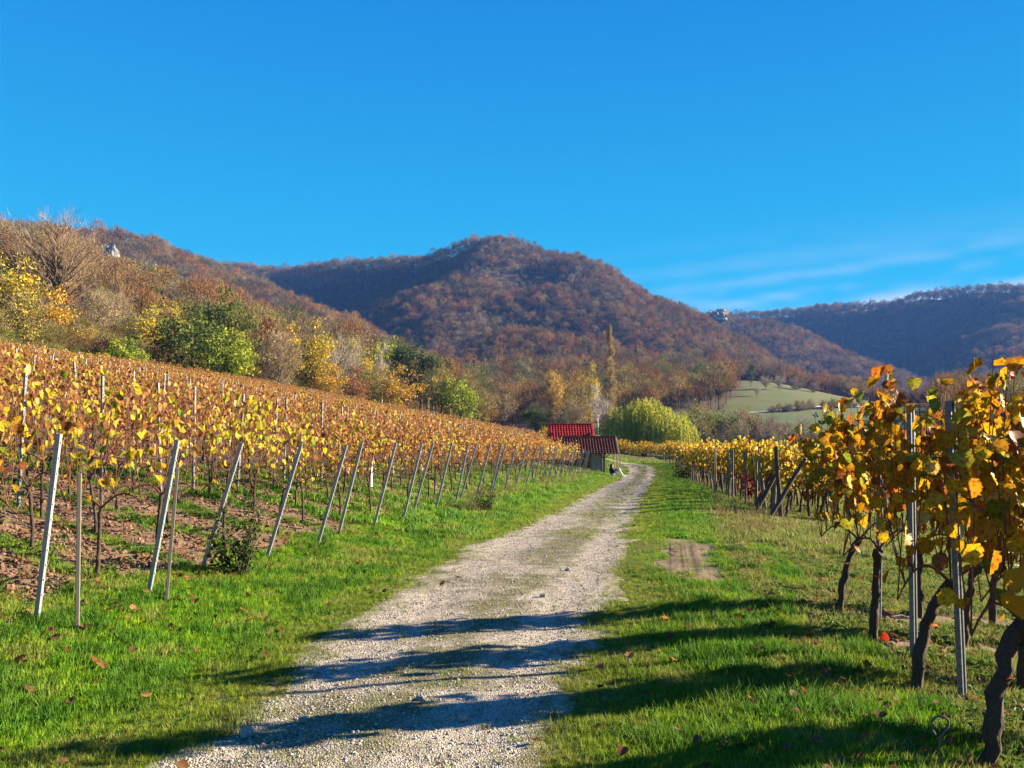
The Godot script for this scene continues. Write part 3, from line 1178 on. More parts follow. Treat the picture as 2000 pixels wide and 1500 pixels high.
func leaf_shape(sd: int) -> ArrayMesh:
	# a five-lobed vine leaf, folded along its midrib and curled
	var r := RandomNumberGenerator.new()
	r.seed = 900 + sd
	var out := [[-0.1, -0.1], [-0.36, -0.08], [-0.46, 0.1], [-0.56, 0.32], [-0.45, 0.5], [-0.42, 0.72], [-0.2, 0.8], [0.0, 0.98], [0.2, 0.8], [0.41, 0.71], [0.46, 0.5], [0.55, 0.31], [0.46, 0.1], [0.37, -0.08], [0.1, -0.1]]
	var fold := r.randf_range(0.15, 0.55)
	var curl := r.randf_range(0.1, 0.6)
	var g := Geo.new()
	var pts := []
	var toothed := []
	for i in out.size():
		toothed.append(out[i])
		if i < out.size() - 1 and i > 0 and i < 13:
			toothed.append([(out[i][0] + out[i + 1][0]) * 0.465, (out[i][1] + out[i + 1][1]) * 0.47 + 0.02])
	for p in toothed:
		var x: float = p[0] * r.randf_range(0.9, 1.1)
		var y: float = p[1] * r.randf_range(0.94, 1.06)
		pts.append(Vector3(x, y, fold * absf(x) - curl * y * y * 0.35 + r.randf_range(-0.05, 0.05)))
	var mid := [Vector3(0, 0, 0), Vector3(0, 0.4, -0.04), Vector3(0, 0.72, -curl * 0.18)]
	var edge := Color(0.82, 0.72, 0.6)
	var heart := Color(1.05, 1.05, 1.0)
	for i in pts.size() - 1:
		var k := 0 if i < 4 or i > 21 else (1 if i < 10 or i > 16 else 2)
		g.tri_c(mid[k], pts[i], pts[i + 1], heart, edge, edge)
	for q in [[4, 0, 1], [10, 1, 2], [17, 2, 1], [22, 1, 0]]:
		g.tri_c(mid[q[1]], pts[q[0]], mid[q[2]], heart, edge, heart)
	g.tri_c(mid[0], pts[0], pts[pts.size() - 1], heart, edge, edge)
	# leaf stalk
	var sum := {}
	for i in g.v.size():
		if not sum.has(g.v[i]):
			sum[g.v[i]] = Vector3.ZERO
		sum[g.v[i]] += g.n[i] * (1.0 if g.n[i].z > 0.0 else -1.0)
	for i in g.v.size():
		g.n[i] = sum[g.v[i]].normalized() * (1.0 if g.n[i].z > 0.0 else -1.0)
	g.quad(Vector3(-0.014, 0, 0), Vector3(0.014, 0, 0), Vector3(0.01, -0.42, 0.12), Vector3(-0.01, -0.42, 0.12), Color(0.6, 0.4, 0.3))
	for i in g.v.size():
		g.uv.append(Vector2(g.v[i].x / 1.25 + 0.5, (g.v[i].y + 0.18) / 1.25))
	return g.mesh()


func leaf_veins() -> Texture2D:
	# the surface of an autumn vine leaf: pale veins fanning from the stalk, mottled and spotted between them
	var w := 192
	var im := Image.create(w, w, false, Image.FORMAT_RGBA8)
	var o := Vector2(0.5, 0.14)
	var veins := []
	for a in [-1.25, -0.62, 0.0, 0.62, 1.25]:
		var dir := Vector2(sin(a), cos(a))
		var l := 0.75 - 0.22 * absf(a)
		veins.append([o, o + dir * l, 0.011])
		for k in 3:
			var b := o + dir * l * (0.3 + 0.22 * k)
			for s in [-1.0, 1.0]:
				veins.append([b, b + dir.rotated(s * 0.75) * l * 0.3, 0.006])
	var sp := FastNoiseLite.new()
	sp.seed = 71
	sp.frequency = 0.018
	sp.fractal_octaves = 4
	for y in w:
		for x in w:
			var p := Vector2((x + 0.5) / w, (y + 0.5) / w)
			var n := sp.get_noise_2d(x, y)
			var k := 0.95 + 0.22 * n
			var c := Color(k, k * 0.97, k * 0.9)
			if n < -0.36:
				c = c.lerp(Color(0.7, 0.5, 0.36), smoothstep(-0.36, -0.46, n))
			var near := 9.0
			for q in veins:
				near = minf(near, Geometry2D.get_closest_point_to_segment(p, q[0], q[1]).distance_to(p) / q[2])
			c = c.lerp(Color(1.0, 0.97, 0.8), 0.55 * (1.0 - smoothstep(0.4, 1.2, near)))
			im.set_pixel(x, y, c)
	return ImageTexture.create_from_image(im)


func simple_leaf(g: Geo, t: Transform3D, col: Color, fold: float):
	var b := t * Vector3(0, 0, 0)
	var m := t * Vector3(0, 0.5, -0.05)
	var e := t * Vector3(0, 1.0, -0.22)
	var l1 := t * Vector3(-0.48, 0.18, fold)
	var l2 := t * Vector3(-0.4, 0.72, fold - 0.1)
	var r1 := t * Vector3(0.48, 0.18, fold)
	var r2 := t * Vector3(0.4, 0.72, fold - 0.1)
	g.tri(b, l1, m, col); g.tri(l1, l2, m, col); g.tri(l2, e, m, col)
	g.tri(b, m, r1, col); g.tri(r1, m, r2, col); g.tri(r2, m, e, col)


func leaf_mat(pal: String, i: int) -> StandardMaterial3D:
	var key := pal + str(i)
	if not leaf_mats.has(key):
		var p: Array = {"gold": GOLD, "yellow": YELLOW, "rust": RUST, "edge": EDGE}[pal]
		var m := tinted("leaf_" + key, 0.95, 0.5)
		m.albedo_texture = M.leaf.get_meta("veins")
		m.albedo_color = (p[i] as Color).linear_to_srgb()
		leaf_mats[key] = m
	return leaf_mats[key]


func sweep(a: Vector3, b: Vector3, sag: Vector3, n: int) -> PackedVector3Array:
	var out := PackedVector3Array()
	for i in n + 1:
		var t := i / float(n)
		out.append(a.lerp(b, t) + sag * sin(PI * t))
	return out


func vine(sd: int, o: Dictionary) -> Dictionary:
	rng.seed = sd
	var trunk := Geo.new()
	var cane := Geo.new()
	var leaves := []
	var th: float = o.trunk_h
	var tr: float = o.trunk_r
	# trunk: wobbling, leaning, with a thick head
	var pts := PackedVector3Array()
	var rad := PackedFloat32Array()
	var nseg := 13
	for i in nseg + 1:
		var t := i / float(nseg)
		var bend: float = o.lean * t + o.bend * pow(t, 3.0)
		pts.append(Vector3(bend + rng.randf_range(-1, 1) * tr * 0.35, lerpf(-0.12, th, t) - absf(o.bend) * 0.35 * pow(t, 4.0), rng.randf_range(-1, 1) * tr * 0.35))
		rad.append(tr * lerpf(1.25, 0.85, t) * (1.0 + rng.randf_range(-0.16, 0.16)) * (1.35 if i >= nseg - 1 else 1.0))
	trunk.tube(pts, rad, 10 if tr > 0.028 else 6, Color.WHITE, true, 0.17)
	var head := pts[nseg]
	if tr > 0.03:
		var knob := head + Vector3(-0.03, -0.05, 0.02)
		trunk.tube(PackedVector3Array([knob + Vector3(0.0, -0.06, 0), knob, knob + Vector3(-0.05, 0.06, 0.02)]), PackedFloat32Array([tr * 0.9, tr * 1.35, tr * 0.5]), 7, Color.WHITE, true, 0.18)
	# arms laid along the wire
	var arms := []
	for s in [-1.0, 1.0]:
		var e := head + Vector3(s * rng.randf_range(0.45, 0.62), rng.randf_range(-0.1, 0.08), rng.randf_range(-0.05, 0.05))
		var arm := sweep(head, e, Vector3(0, rng.randf_range(0.08, 0.2), rng.randf_range(-0.05, 0.05)), 6)
		cane.tube(arm, PackedFloat32Array([0.013, 0.011, 0.01, 0.009, 0.008, 0.007, 0.006]), 5, Color.WHITE)
		arms.append(arm)
	for i in int(o.shoots):
		var arm: PackedVector3Array = arms[i % 2]
		var p := arm[rng.randi_range(0, arm.size() - 1)]
		var top := p + Vector3(rng.randf_range(-0.22, 0.22), o.top - p.y + rng.randf_range(-0.35, 0.18), rng.randf_range(-1, 1) * o.thick)
		var sh := sweep(p, top, Vector3(rng.randf_range(-0.1, 0.1), 0, rng.randf_range(-0.12, 0.12)), 7)
		cane.tube(sh, PackedFloat32Array([0.0055, 0.005, 0.0048, 0.0045, 0.004, 0.0035, 0.003, 0.002]), 4, Color.WHITE)
		var nl := int(o.leaves / o.shoots)
		for k in nl:
			var f: float = pow(rng.randf(), o.high)
			var q := clampf(f, 0.04, 0.999) * 7.0
			var at := sh[int(q)].lerp(sh[int(q) + 1], q - int(q))
			var out := Vector3(rng.randf_range(-1, 1), rng.randf_range(-0.5, 0.4), rng.randf_range(-1.4, 1.4)).normalized()
			at += out * rng.randf_range(0.03, 0.11)
			# blades hang from their stalks, faces turned outwards
			var down := (out * 0.6 + Vector3(0, -1, 0) + rv(0.55)).normalized()
			var face := (out + Vector3(0, 0.25, 0) + rv(0.6)).normalized()
			var sx := down.cross(face).normalized()
			var size: float = o.leaf * rng.randf_range(0.6, 1.25)
			leaves.append([Transform3D(Basis(sx, down, sx.cross(down).normalized()).scaled(Vector3.ONE * size), at), o.pick[rng.randi_range(0, o.pick.size() - 1)]])
	# a few side shoots drooping near the trunk
	for i in int(o.get("low", 0)):
		var at := pts[rng.randi_range(2, nseg)] + rv(0.1)
		leaves.append([Transform3D(Basis.from_euler(rv(3.0)).scaled(Vector3.ONE * o.leaf * 0.8), at), [5, 7, 8, 0, 5][rng.randi_range(0, 4)]])
	return {"trunk": trunk.mesh(), "cane": cane.mesh(), "leaves": leaves}


func vine_opts(kind: String) -> Dictionary:
	if kind == "gold":
		return {"trunk_h": 0.86, "trunk_r": 0.034, "lean": rng.randf_range(-0.05, 0.15), "bend": rng.randf_range(0.0, 0.2), "shoots": 15, "top": 2.05, "thick": 0.13, "leaves": 235.0, "leaf": 0.11, "high": 0.55, "low": 2, "pick": [0, 0, 0, 0, 1, 1, 1, 2, 2, 2, 2, 3, 3, 4, 5, 6, 6, 7, 0]}
	if kind == "yellow":
		return {"trunk_h": 0.74, "trunk_r": 0.019, "lean": rng.randf_range(-0.08, 0.08), "bend": rng.randf_range(-0.1, 0.1), "shoots": 14, "top": 1.85, "thick": 0.16, "leaves": 66.0, "leaf": 0.088, "high": 0.55, "low": 1, "pick": [0, 0, 0, 1, 1, 1, 2, 3, 3, 4, 5, 6, 7, 8]}
	if kind == "edge":
		return {"trunk_h": 0.74, "trunk_r": 0.024, "lean": 0.05, "bend": 0.05, "shoots": 12, "top": 1.8, "thick": 0.2, "leaves": 140.0, "leaf": 0.125, "high": 0.8, "low": 0, "pick": [0, 1, 2, 3, 4, 5, 6, 7, 8]}
	return {"trunk_h": 0.74, "trunk_r": 0.018, "lean": rng.randf_range(-0.08, 0.08), "bend": rng.randf_range(-0.1, 0.1), "shoots": 18, "top": 1.82, "thick": 0.2, "leaves": 150.0, "leaf": 0.074, "high": 0.6, "low": 0, "pick": [0, 0, 0, 1, 1, 2, 2, 3, 4, 5, 6, 7, 7, 8]}


func build_vines():
	for i in 8:
		leaf_shapes.append(leaf_shape(i))
	# prototypes: trunk, cane, foliage
	var kinds := {}
	for kd in [["yellow", 6], ["rust", 6], ["edge", 3], ["gold", 6]]:
		var list := []
		for i in kd[1]:
			rng.seed = 50 + i
			var w := vine(1000 + 37 * i + kd[0].length() * 501, vine_opts(kd[0]))
			var g := Geo.new()
			var pal: Array = {"gold": GOLD, "yellow": YELLOW, "rust": RUST, "edge": EDGE}[kd[0]]
			for l in w.leaves:
				simple_leaf(g, l[0], shade(pal[l[1]], 0.18), rng.randf_range(0.05, 0.3))
			w["foliage"] = g.mesh()
			var whole := Geo.new()
			list.append(w)
		kinds[kd[0]] = list
	# where every vine stands
	var places := []
	var tl := atan2(ROW_L.y, ROW_L.x)
	var trn := atan2(ROW_R.y, ROW_R.x)
	for k in range(-1, LEFT_ROWS):
		var e := left_end(k)
		var far_rows := e.y > 45.0
		for j in 40:
			var p := e + ROW_L * (0.75 + 1.08 * j)
			rng.seed = 7000 + k * 97 + j
			if e.y > 51.0 and e.y < 61.0 and j < 3:
				continue
			if lat(p.x, p.y) < -50.0:
				break
			var kind := "rust"
			if p.y < 15.0 and rng.randf() < 1.25 - (p.y - 7.0) * 0.14 - 0.03 * j:
				kind = "yellow"
			elif j == 0 and rng.randf() < 0.4:
				kind = "yellow"
			elif j > 37 or (rng.randf() < 0.08):
				kind = "edge"
			places.append([p, tl + (PI if rng.randf() < 0.5 else 0.0), kind, k, j, "left"])
	for k in NEAR_ENDS.size():
		for j in 3:
			var p: Vector2 = NEAR_ENDS[k] + ROW_R * (1.12 * j)
			places.append([p, trn, "gold", k, j, "near"])
	for k in RIGHT_ROWS:
		var e := right_end(k)
		for j in (14 if k < 3 else 6):
			var p := e + ROW_R * (0.5 + 1.1 * j)
			rng.seed = 9000 + k * 31 + j
			places.append([p, trn + (PI if rng.randf() < 0.5 else 0.0), "gold", k, j, "right"])
	for k in 4:
		for j in 26:
			var p := Vector2(4.0 + 1.1 * j * 0.97, 92.0 + 1.5 * k + 1.1 * j * 0.1)
			places.append([p, 0.1, "edge" if (j * 7 + k) % 3 else "gold", k, j, "bend"])
	places.sort_custom(func(a, b): return a[0].length_squared() < b[0].length_squared())
	var count := 0
	var rest := {}
	var n_near := 0
	for pl in places:
		var p: Vector2 = pl[0]
		var seen := p.y > 3.0 and absf(p.x) < 0.69 * p.y + 0.5
		rng.seed = 12000 + int(p.x * 613.0) + int(p.y * 7919.0)
		var at := on(p.x, p.y)
		var label := ""
		if pl[5] == "left":
			label = "leafy %s grapevine, %s up the %s row left of the track" % ["yellow" if pl[2] == "yellow" else ("russet" if pl[2] == "rust" else "yellowish"), number(pl[4]), number(maxi(pl[3], 0)) if pl[3] >= 0 else "outermost near"]
		elif pl[5] == "near":
			label = "golden grapevine with gnarled trunk, %s in the %s near row on the right" % [number(pl[4]), number(pl[3])]
		elif pl[5] == "right":
			label = "golden grapevine, %s in the %s row beyond the gap, right of the track" % [number(pl[4]), number(pl[3])]
		else:
			label = "yellow grapevine, %s in the %s row behind the bend of the track" % [number(pl[4]), number(pl[3])]
		var group := {"left": "grapevines of the left vineyard", "near": "grapevines of the near right rows", "right": "grapevines of the right vineyard", "bend": "grapevines behind the bend"}[pl[5]] as String
		if (seen and p.length() < 10.2) or pl[5] == "near" and pl[4] < 2 and pl[3] > 0:
			# close enough to tell the leaves apart: each leaf is a part
			var o := vine_opts(pl[2])
			if pl[5] == "near":
				o.top = 2.12
				o.leaf = 0.103
				o.leaves = 245.0
				o.shoots = 17
				o.thick = 0.11
				o.top = 2.2
				o.high = 0.5
				if pl[4] == 0:
					o.trunk_r = [0.04, 0.042, 0.036, 0.034, 0.03][pl[3]]
					o.lean = [0.1, 0.0, 0.1, 0.02, 0.06][pl[3]]
					o.bend = [0.1, 0.26, 0.26, 0.05, 0.22][pl[3]]
			var w := vine(20000 + n_near * 13, o)
			n_near += 1
			var t := thing("grapevine", label, "grapevine", at, pl[1], group)
			part("trunk", w.trunk, M.bark, t)
			part("cane", w.cane, M.cane, t)
			for l in w.leaves:
				var lf := part("leaf", leaf_shapes[rng.randi_range(0, 7)], leaf_mat(pl[2], l[1]), t)
				lf.transform = l[0]
			count += 1
			continue
		var list: Array = kinds[pl[2]]
		var w: Dictionary = list[rng.randi_range(0, list.size() - 1)]
		var sc := rng.randf_range(0.94, 1.07)
		if seen and count < 300:
			var t := thing("grapevine", label, "grapevine", at, pl[1], group)
			t.scale = Vector3(1, sc, 1)
			part("trunk", w.trunk, M.bark, t)
			part("cane", w.cane, M.cane, t)
			part("foliage", w.foliage, M.leaf, t)
			count += 1
		elif seen or p.length() < 14.0:
			if not rest.has(w):
				rest[w] = []
			rest[w].append(Transform3D(Basis(Vector3.UP, pl[1]).scaled(Vector3(1, sc, 1)), at))
	# all further vines, one mass
	var n := 0
	for w in rest:
		for pr in [["trunk", M.bark], ["cane", M.cane], ["foliage", M.leaf]]:
			scatter("vineyard_" + pr[0], w[pr[0]], pr[1], rest[w], PackedColorArray(), "%s of the many vines further off in the vineyards" % {"trunk": "dark trunks", "cane": "reddish canes", "foliage": "autumn leaves"}[pr[0]], "vines")
		n += rest[w].size()
	print("vines: ", count, " single, ", n, " in the mass, ", n_near, " with single leaves")


# ---------------------------------------------------------------- trees
func crown_leaf(g: Geo, p: Vector3, size: float, col: Color):
	var a := unit() * size
	var b := unit()
	b = (b - a * (a.dot(b) / a.length_squared())).normalized() * size * 0.55
	var bent := unit() * size * 0.2
	g.tri(p - a * 0.5, p + b * 0.5, p + a * 0.5 + bent, col)
	g.tri(p - a * 0.5, p + a * 0.5 + bent, p - b * 0.5, col)


func sliver(g: Geo, p: Vector3, dir: Vector3, w: float, col: Color):
	var s := dir.cross(unit()).normalized() * w
	g.tri(p - s, p + s, p + dir, col)


func tree(sd: int, o: Dictionary) -> Array:
	# [trunk with limbs, crown]; clumps of leaves and twigs at the ends of limbs spread through the crown
	rng.seed = sd
	var wood := Geo.new()
	var crown := Geo.new()
	var h: float = o.h
	var r: float = o.r
	var cb: float = o.get("from", 0.22) * h
	var tr: float = o.get("trunk", h * 0.018)
	var tc: Color = o.get("bark", Color(0.1, 0.08, 0.065))
	var pts := PackedVector3Array()
	var rad := PackedFloat32Array()
	for i in 7:
		var t := i / 6.0
		pts.append(Vector3(rng.randf_range(-1, 1) * h * 0.012 * t, lerpf(-0.4, h * 0.9, t), rng.randf_range(-1, 1) * h * 0.012 * t))
		rad.append(tr * lerpf(1.15, 0.18, t))
	wood.tube(pts, rad, 6, tc)
	var clumps: int = o.get("clumps", 44)
	var lobes := []
	for i in 5:
		lobes.append([unit(), rng.randf_range(0.15, 0.45)])
	for i in clumps:
		var q := unit()
		var f := pow(rng.randf(), 0.42)
		var y: float
		var ring: float
		var c: Vector3
		var thin := 1.0
		match o.get("shape", "round"):
			"column":
				var t := (i + rng.randf()) / clumps
				var a := rng.randf() * TAU
				ring = r * sqrt(rng.randf()) * (1.0 - pow(absf(t - 0.35) / 0.65, 2.0) * 0.85)
				c = Vector3(cos(a) * ring, lerpf(cb, h, t), sin(a) * ring)
				thin = lerpf(1.25, 0.4, t)
			"cone":
				var t := rng.randf()
				t = 1.0 - sqrt(t)
				var a := rng.randf() * TAU
				ring = r * (1.0 - t) * sqrt(rng.randf_range(0.3, 1.0))
				c = Vector3(cos(a) * ring, lerpf(cb, h * 0.98, t), sin(a) * ring)
			_:
				var bulge := 0.78
				for l in lobes:
					bulge += l[1] * maxf(0.0, q.dot(l[0])) * 0.6
				c = Vector3(q.x * r, 0, q.z * r) * f * bulge
				c.y = lerpf(cb, h, 0.5 + 0.5 * q.y * f * minf(bulge, 1.0))
				if q.y < 0.0:
					c *= Vector3(1.0 + 0.25 * q.y, 1, 1.0 + 0.25 * q.y)
		var start := clampf((c.y - Vector2(c.x, c.z).length() * 0.9) / (h * 0.9), 0.12, 0.92)
		var s0 := pts[int(start * 6.0)].lerp(pts[mini(int(start * 6.0) + 1, 6)], start * 6.0 - int(start * 6.0))
		if i < o.get("limbs", 26):
			wood.tube(sweep(s0, c, Vector3(0, -0.06 * (c - s0).length(), 0) + rv(0.15), 4), PackedFloat32Array([tr * 0.42, tr * 0.3, tr * 0.2, tr * 0.13, tr * 0.06]), 4, tc)
		var pal: Array = o.pal
		var tone: Color = pal[rng.randi_range(0, pal.size() - 1)]
		var cr: float = o.get("clump_r", r * 0.3) * rng.randf_range(0.7, 1.25) * thin
		for k in int(o.get("leaves", 60)):
			var p := c + Vector3(rng.randfn(), rng.randfn() * 0.75, rng.randfn()) * cr * 0.5
			if p.y < 0.15:
				p.y = 0.15 + rng.randf() * 0.3
			crown_leaf(crown, p, o.get("leaf", 0.3) * rng.randf_range(0.6, 1.3), shade(tone, 0.22))
		var up := (c - s0).normalized()
		for k in int(o.get("sub", 0)):
			var from := s0.lerp(c, rng.randf_range(0.45, 1.0))
			var to := from + (up + unit() * 0.85 + Vector3(0, 0.25, 0)).normalized() * cr * rng.randf_range(0.7, 1.5)
			crown.tube(sweep(from, to, rv(0.12 * cr), 2), PackedFloat32Array([0.035, 0.022, 0.008]), 3, shade(o.get("twig", tc), 0.2))
			for q2 in 4:
				var f0 := from.lerp(to, rng.randf_range(0.3, 1.0))
				sliver(crown, f0, (to - from).normalized().lerp(unit(), 0.55) * cr * rng.randf_range(0.35, 0.8), o.get("twig_w", 0.02) * 0.8, shade(o.get("twig", tc), 0.25))
		for k in int(o.get("twigs", 0)):
			var p := c + rv(cr * 0.55)
			var dd := (up + unit() * 0.75 + Vector3(0, 0.35, 0)).normalized() * cr * rng.randf_range(0.6, 1.5)
			sliver(crown, p, dd, o.get("twig_w", 0.02), shade(o.get("twig", Color(0.22, 0.17, 0.13)), 0.25))
	if o.has("ivy"):
		for i in 2600:
			var t := rng.randf() * 0.62
			var a := rng.randf() * TAU
			var p := pts[int(t * 6.0)].lerp(pts[int(t * 6.0) + 1], t * 6.0 - int(t * 6.0)) + Vector3(cos(a), 0, sin(a)) * (tr * 1.1 + rng.randf() * 0.5)
			crown_leaf(crown, p, 0.22, shade(o.ivy, 0.3))
	return [wood.mesh(), crown.mesh()]


func willow() -> Array:
	rng.seed = 77
	var wood := Geo.new()
	var crown := Geo.new()
	wood.tube(PackedVector3Array([Vector3(0, -0.4, 0), Vector3(0.1, 2, 0), Vector3(0.2, 4.2, 0.1), Vector3(0.3, 6.5, 0)]), PackedFloat32Array([0.5, 0.42, 0.34, 0.15]), 8, Color(0.1, 0.08, 0.06))
	var heads := [[-1.4, 8.9, 4.3], [2.4, 8.4, 4.4], [4.4, 6.5, 3.4], [-3.9, 6.4, 3.4], [0.6, 7.2, 5.2], [0.3, 9.7, 2.9], [2.0, 6.6, 5.0]]
	for q in heads:
		var c := Vector3(q[0], q[1] - 2.0, rng.randf_range(-1.6, 1.6))
		wood.tube(sweep(Vector3(0.1, 3.2, 0), c, Vector3(0, 0.5, 0), 4), PackedFloat32Array([0.22, 0.17, 0.12, 0.08, 0.04]), 5, Color(0.1, 0.08, 0.06))
		var r: float = q[2]
		for s in 185:
			var dir := unit()
			dir.y = absf(dir.y) * 0.85
			var f := pow(rng.randf(), 0.3)
			var p := c + Vector3(dir.x * r, dir.y * 2.3, dir.z * r) * f
			var tone: Color = [Color(0.34, 0.34, 0.04), Color(0.42, 0.39, 0.045), Color(0.24, 0.28, 0.04), Color(0.48, 0.42, 0.05), Color(0.28, 0.31, 0.06)][rng.randi_range(0, 4)]
			var out := Vector3(dir.x, 0, dir.z) * 0.14
			var length := rng.randf_range(1.6, 5.2)
			var y := 0.0
			var k := 0
			while y < length and p.y > 0.6:
				var step := rng.randf_range(0.16, 0.26)
				p += Vector3(0, -step, 0) + out * exp(-y * 1.1) * 1.2 + Vector3(rng.randf_range(-0.03, 0.03), 0, rng.randf_range(-0.03, 0.03))
				y += step
				var d := (Vector3(0, -1, 0) + rv(0.4)).normalized() * rng.randf_range(0.3, 0.55)
				sliver(crown, p + rv(0.12), d, 0.085, shade(tone, 0.25))
				k += 1
	return [wood.mesh(), crown.mesh()]


func plant_tree(m: Array, x: float, d: float, sx: float, sy: float, called: String, label: String, group: String, turn := -1.0) -> Node3D:
	var t := thing(called, label, "bush" if called.ends_with("bush") else "tree", on(x, d), turn if turn >= 0.0 else rng.randf() * TAU, group)
	t.scale = Vector3(sx, sy, sx)
	part("trunk", m[0], M.plain, t)
	part("crown", m[1], M.crown, t)
	return t


var TREES := {}


func build_trees():
	var green := [Color(0.05, 0.085, 0.02), Color(0.075, 0.11, 0.022), Color(0.1, 0.125, 0.025), Color(0.125, 0.13, 0.03)]
	var lime := [Color(0.19, 0.25, 0.025), Color(0.27, 0.29, 0.03), Color(0.13, 0.18, 0.025)]
	var olive := [Color(0.23, 0.19, 0.04), Color(0.17, 0.155, 0.04), Color(0.27, 0.21, 0.04), Color(0.14, 0.12, 0.04)]
	var yellow := [Color(0.45, 0.33, 0.03), Color(0.38, 0.3, 0.035), Color(0.5, 0.34, 0.025), Color(0.3, 0.25, 0.04)]
	var amber := [Color(0.46, 0.25, 0.025), Color(0.4, 0.22, 0.03), Color(0.5, 0.31, 0.03), Color(0.3, 0.19, 0.04)]
	var rust := [Color(0.23, 0.085, 0.03), Color(0.27, 0.11, 0.035), Color(0.18, 0.075, 0.035)]
	var tan_ := [Color(0.33, 0.24, 0.1), Color(0.27, 0.2, 0.08), Color(0.37, 0.27, 0.09)]
	var specs := {
		"green": {"h": 8.0, "r": 4.2, "from": 0.06, "clumps": 70, "leaves": 70, "leaf": 0.33, "pal": green, "clump_r": 1.2},
		"lime": {"h": 6.0, "r": 3.0, "from": 0.04, "clumps": 50, "leaves": 70, "leaf": 0.33, "pal": lime, "clump_r": 1.0},
		"olive": {"h": 8.0, "r": 3.6, "from": 0.1, "clumps": 54, "leaves": 46, "leaf": 0.34, "pal": olive, "clump_r": 1.1, "twigs": 12},
		"olive2": {"h": 8.0, "r": 3.2, "from": 0.08, "clumps": 46, "leaves": 40, "leaf": 0.34, "pal": olive + [yellow[0], amber[3]], "clump_r": 1.0, "twigs": 16, "twig": Color(0.24, 0.19, 0.13)},
		"yellow": {"h": 9.0, "r": 3.2, "from": 0.12, "clumps": 54, "leaves": 58, "leaf": 0.34, "pal": yellow, "clump_r": 1.0, "twigs": 6},
		"amber": {"h": 7.0, "r": 3.4, "from": 0.06, "clumps": 52, "leaves": 52, "leaf": 0.34, "pal": amber, "clump_r": 1.1, "twigs": 8},
		"rust": {"h": 8.0, "r": 3.4, "from": 0.1, "clumps": 48, "leaves": 46, "leaf": 0.35, "pal": rust, "clump_r": 1.1, "twigs": 12},
		"tan": {"h": 8.0, "r": 3.2, "from": 0.1, "clumps": 60, "leaves": 30, "leaf": 0.24, "pal": tan_, "clump_r": 1.0, "twigs": 14, "sub": 4, "twig": Color(0.31, 0.24, 0.16), "twig_w": 0.022, "limbs": 60},
		"bare": {"h": 10.0, "r": 4.2, "from": 0.2, "clumps": 70, "leaves": 4, "leaf": 0.24, "pal": tan_, "clump_r": 1.2, "twigs": 14, "sub": 7, "twig": Color(0.33, 0.28, 0.22), "twig_w": 0.024, "limbs": 64, "bark": Color(0.2, 0.165, 0.13)},
		"brush": {"h": 6.0, "r": 5.0, "from": 0.04, "clumps": 80, "leaves": 14, "leaf": 0.22, "pal": olive + rust, "clump_r": 1.1, "twigs": 16, "sub": 6, "twig": Color(0.19, 0.14, 0.12), "twig_w": 0.022, "limbs": 70, "bark": Color(0.1, 0.075, 0.065)},
		"great": {"h": 16.0, "r": 7.2, "from": 0.24, "clumps": 130, "leaves": 3, "leaf": 0.2, "pal": tan_, "clump_r": 1.5, "twigs": 8, "sub": 7, "twig": Color(0.3, 0.21, 0.13), "twig_w": 0.02, "limbs": 120, "bark": Color(0.14, 0.1, 0.07), "trunk": 0.42, "ivy": Color(0.03, 0.05, 0.018)},
		"dark": {"h": 11.0, "r": 3.6, "from": 0.15, "clumps": 60, "leaves": 70, "leaf": 0.35, "pal": [Color(0.035, 0.06, 0.018), Color(0.05, 0.085, 0.025), Color(0.065, 0.1, 0.03)], "clump_r": 1.1},
		"birch": {"h": 16.0, "r": 2.9, "from": 0.16, "clumps": 90, "leaves": 56, "leaf": 0.36, "pal": [Color(0.46, 0.29, 0.06), Color(0.5, 0.33, 0.07), Color(0.4, 0.24, 0.06)], "clump_r": 0.95, "bark": Color(0.4, 0.38, 0.34)},
		"poplar": {"h": 27.0, "r": 1.5, "from": 0.04, "clumps": 230, "leaves": 30, "leaf": 0.28, "pal": [Color(0.4, 0.28, 0.08), Color(0.36, 0.25, 0.08), Color(0.28, 0.2, 0.08)], "clump_r": 0.7, "twigs": 26, "twig": Color(0.3, 0.23, 0.14), "twig_w": 0.03, "shape": "column", "limbs": 120, "bark": Color(0.26, 0.2, 0.13), "trunk": 0.28},
		"spruce": {"h": 9.0, "r": 2.3, "from": 0.05, "clumps": 90, "leaves": 50, "leaf": 0.33, "pal": [Color(0.022, 0.04, 0.02), Color(0.03, 0.05, 0.024)], "clump_r": 0.6, "shape": "cone"},
		"pale": {"h": 13.0, "r": 2.6, "from": 0.3, "clumps": 40, "leaves": 1, "leaf": 0.2, "pal": tan_, "clump_r": 1.0, "twigs": 10, "sub": 6, "twig": Color(0.4, 0.36, 0.31), "twig_w": 0.02, "limbs": 40, "bark": Color(0.46, 0.42, 0.38), "trunk": 0.2},
	}
	var sd := 300
	for k in specs:
		TREES[k] = tree(sd, specs[k])
		sd += 1
	TREES["willow"] = willow()
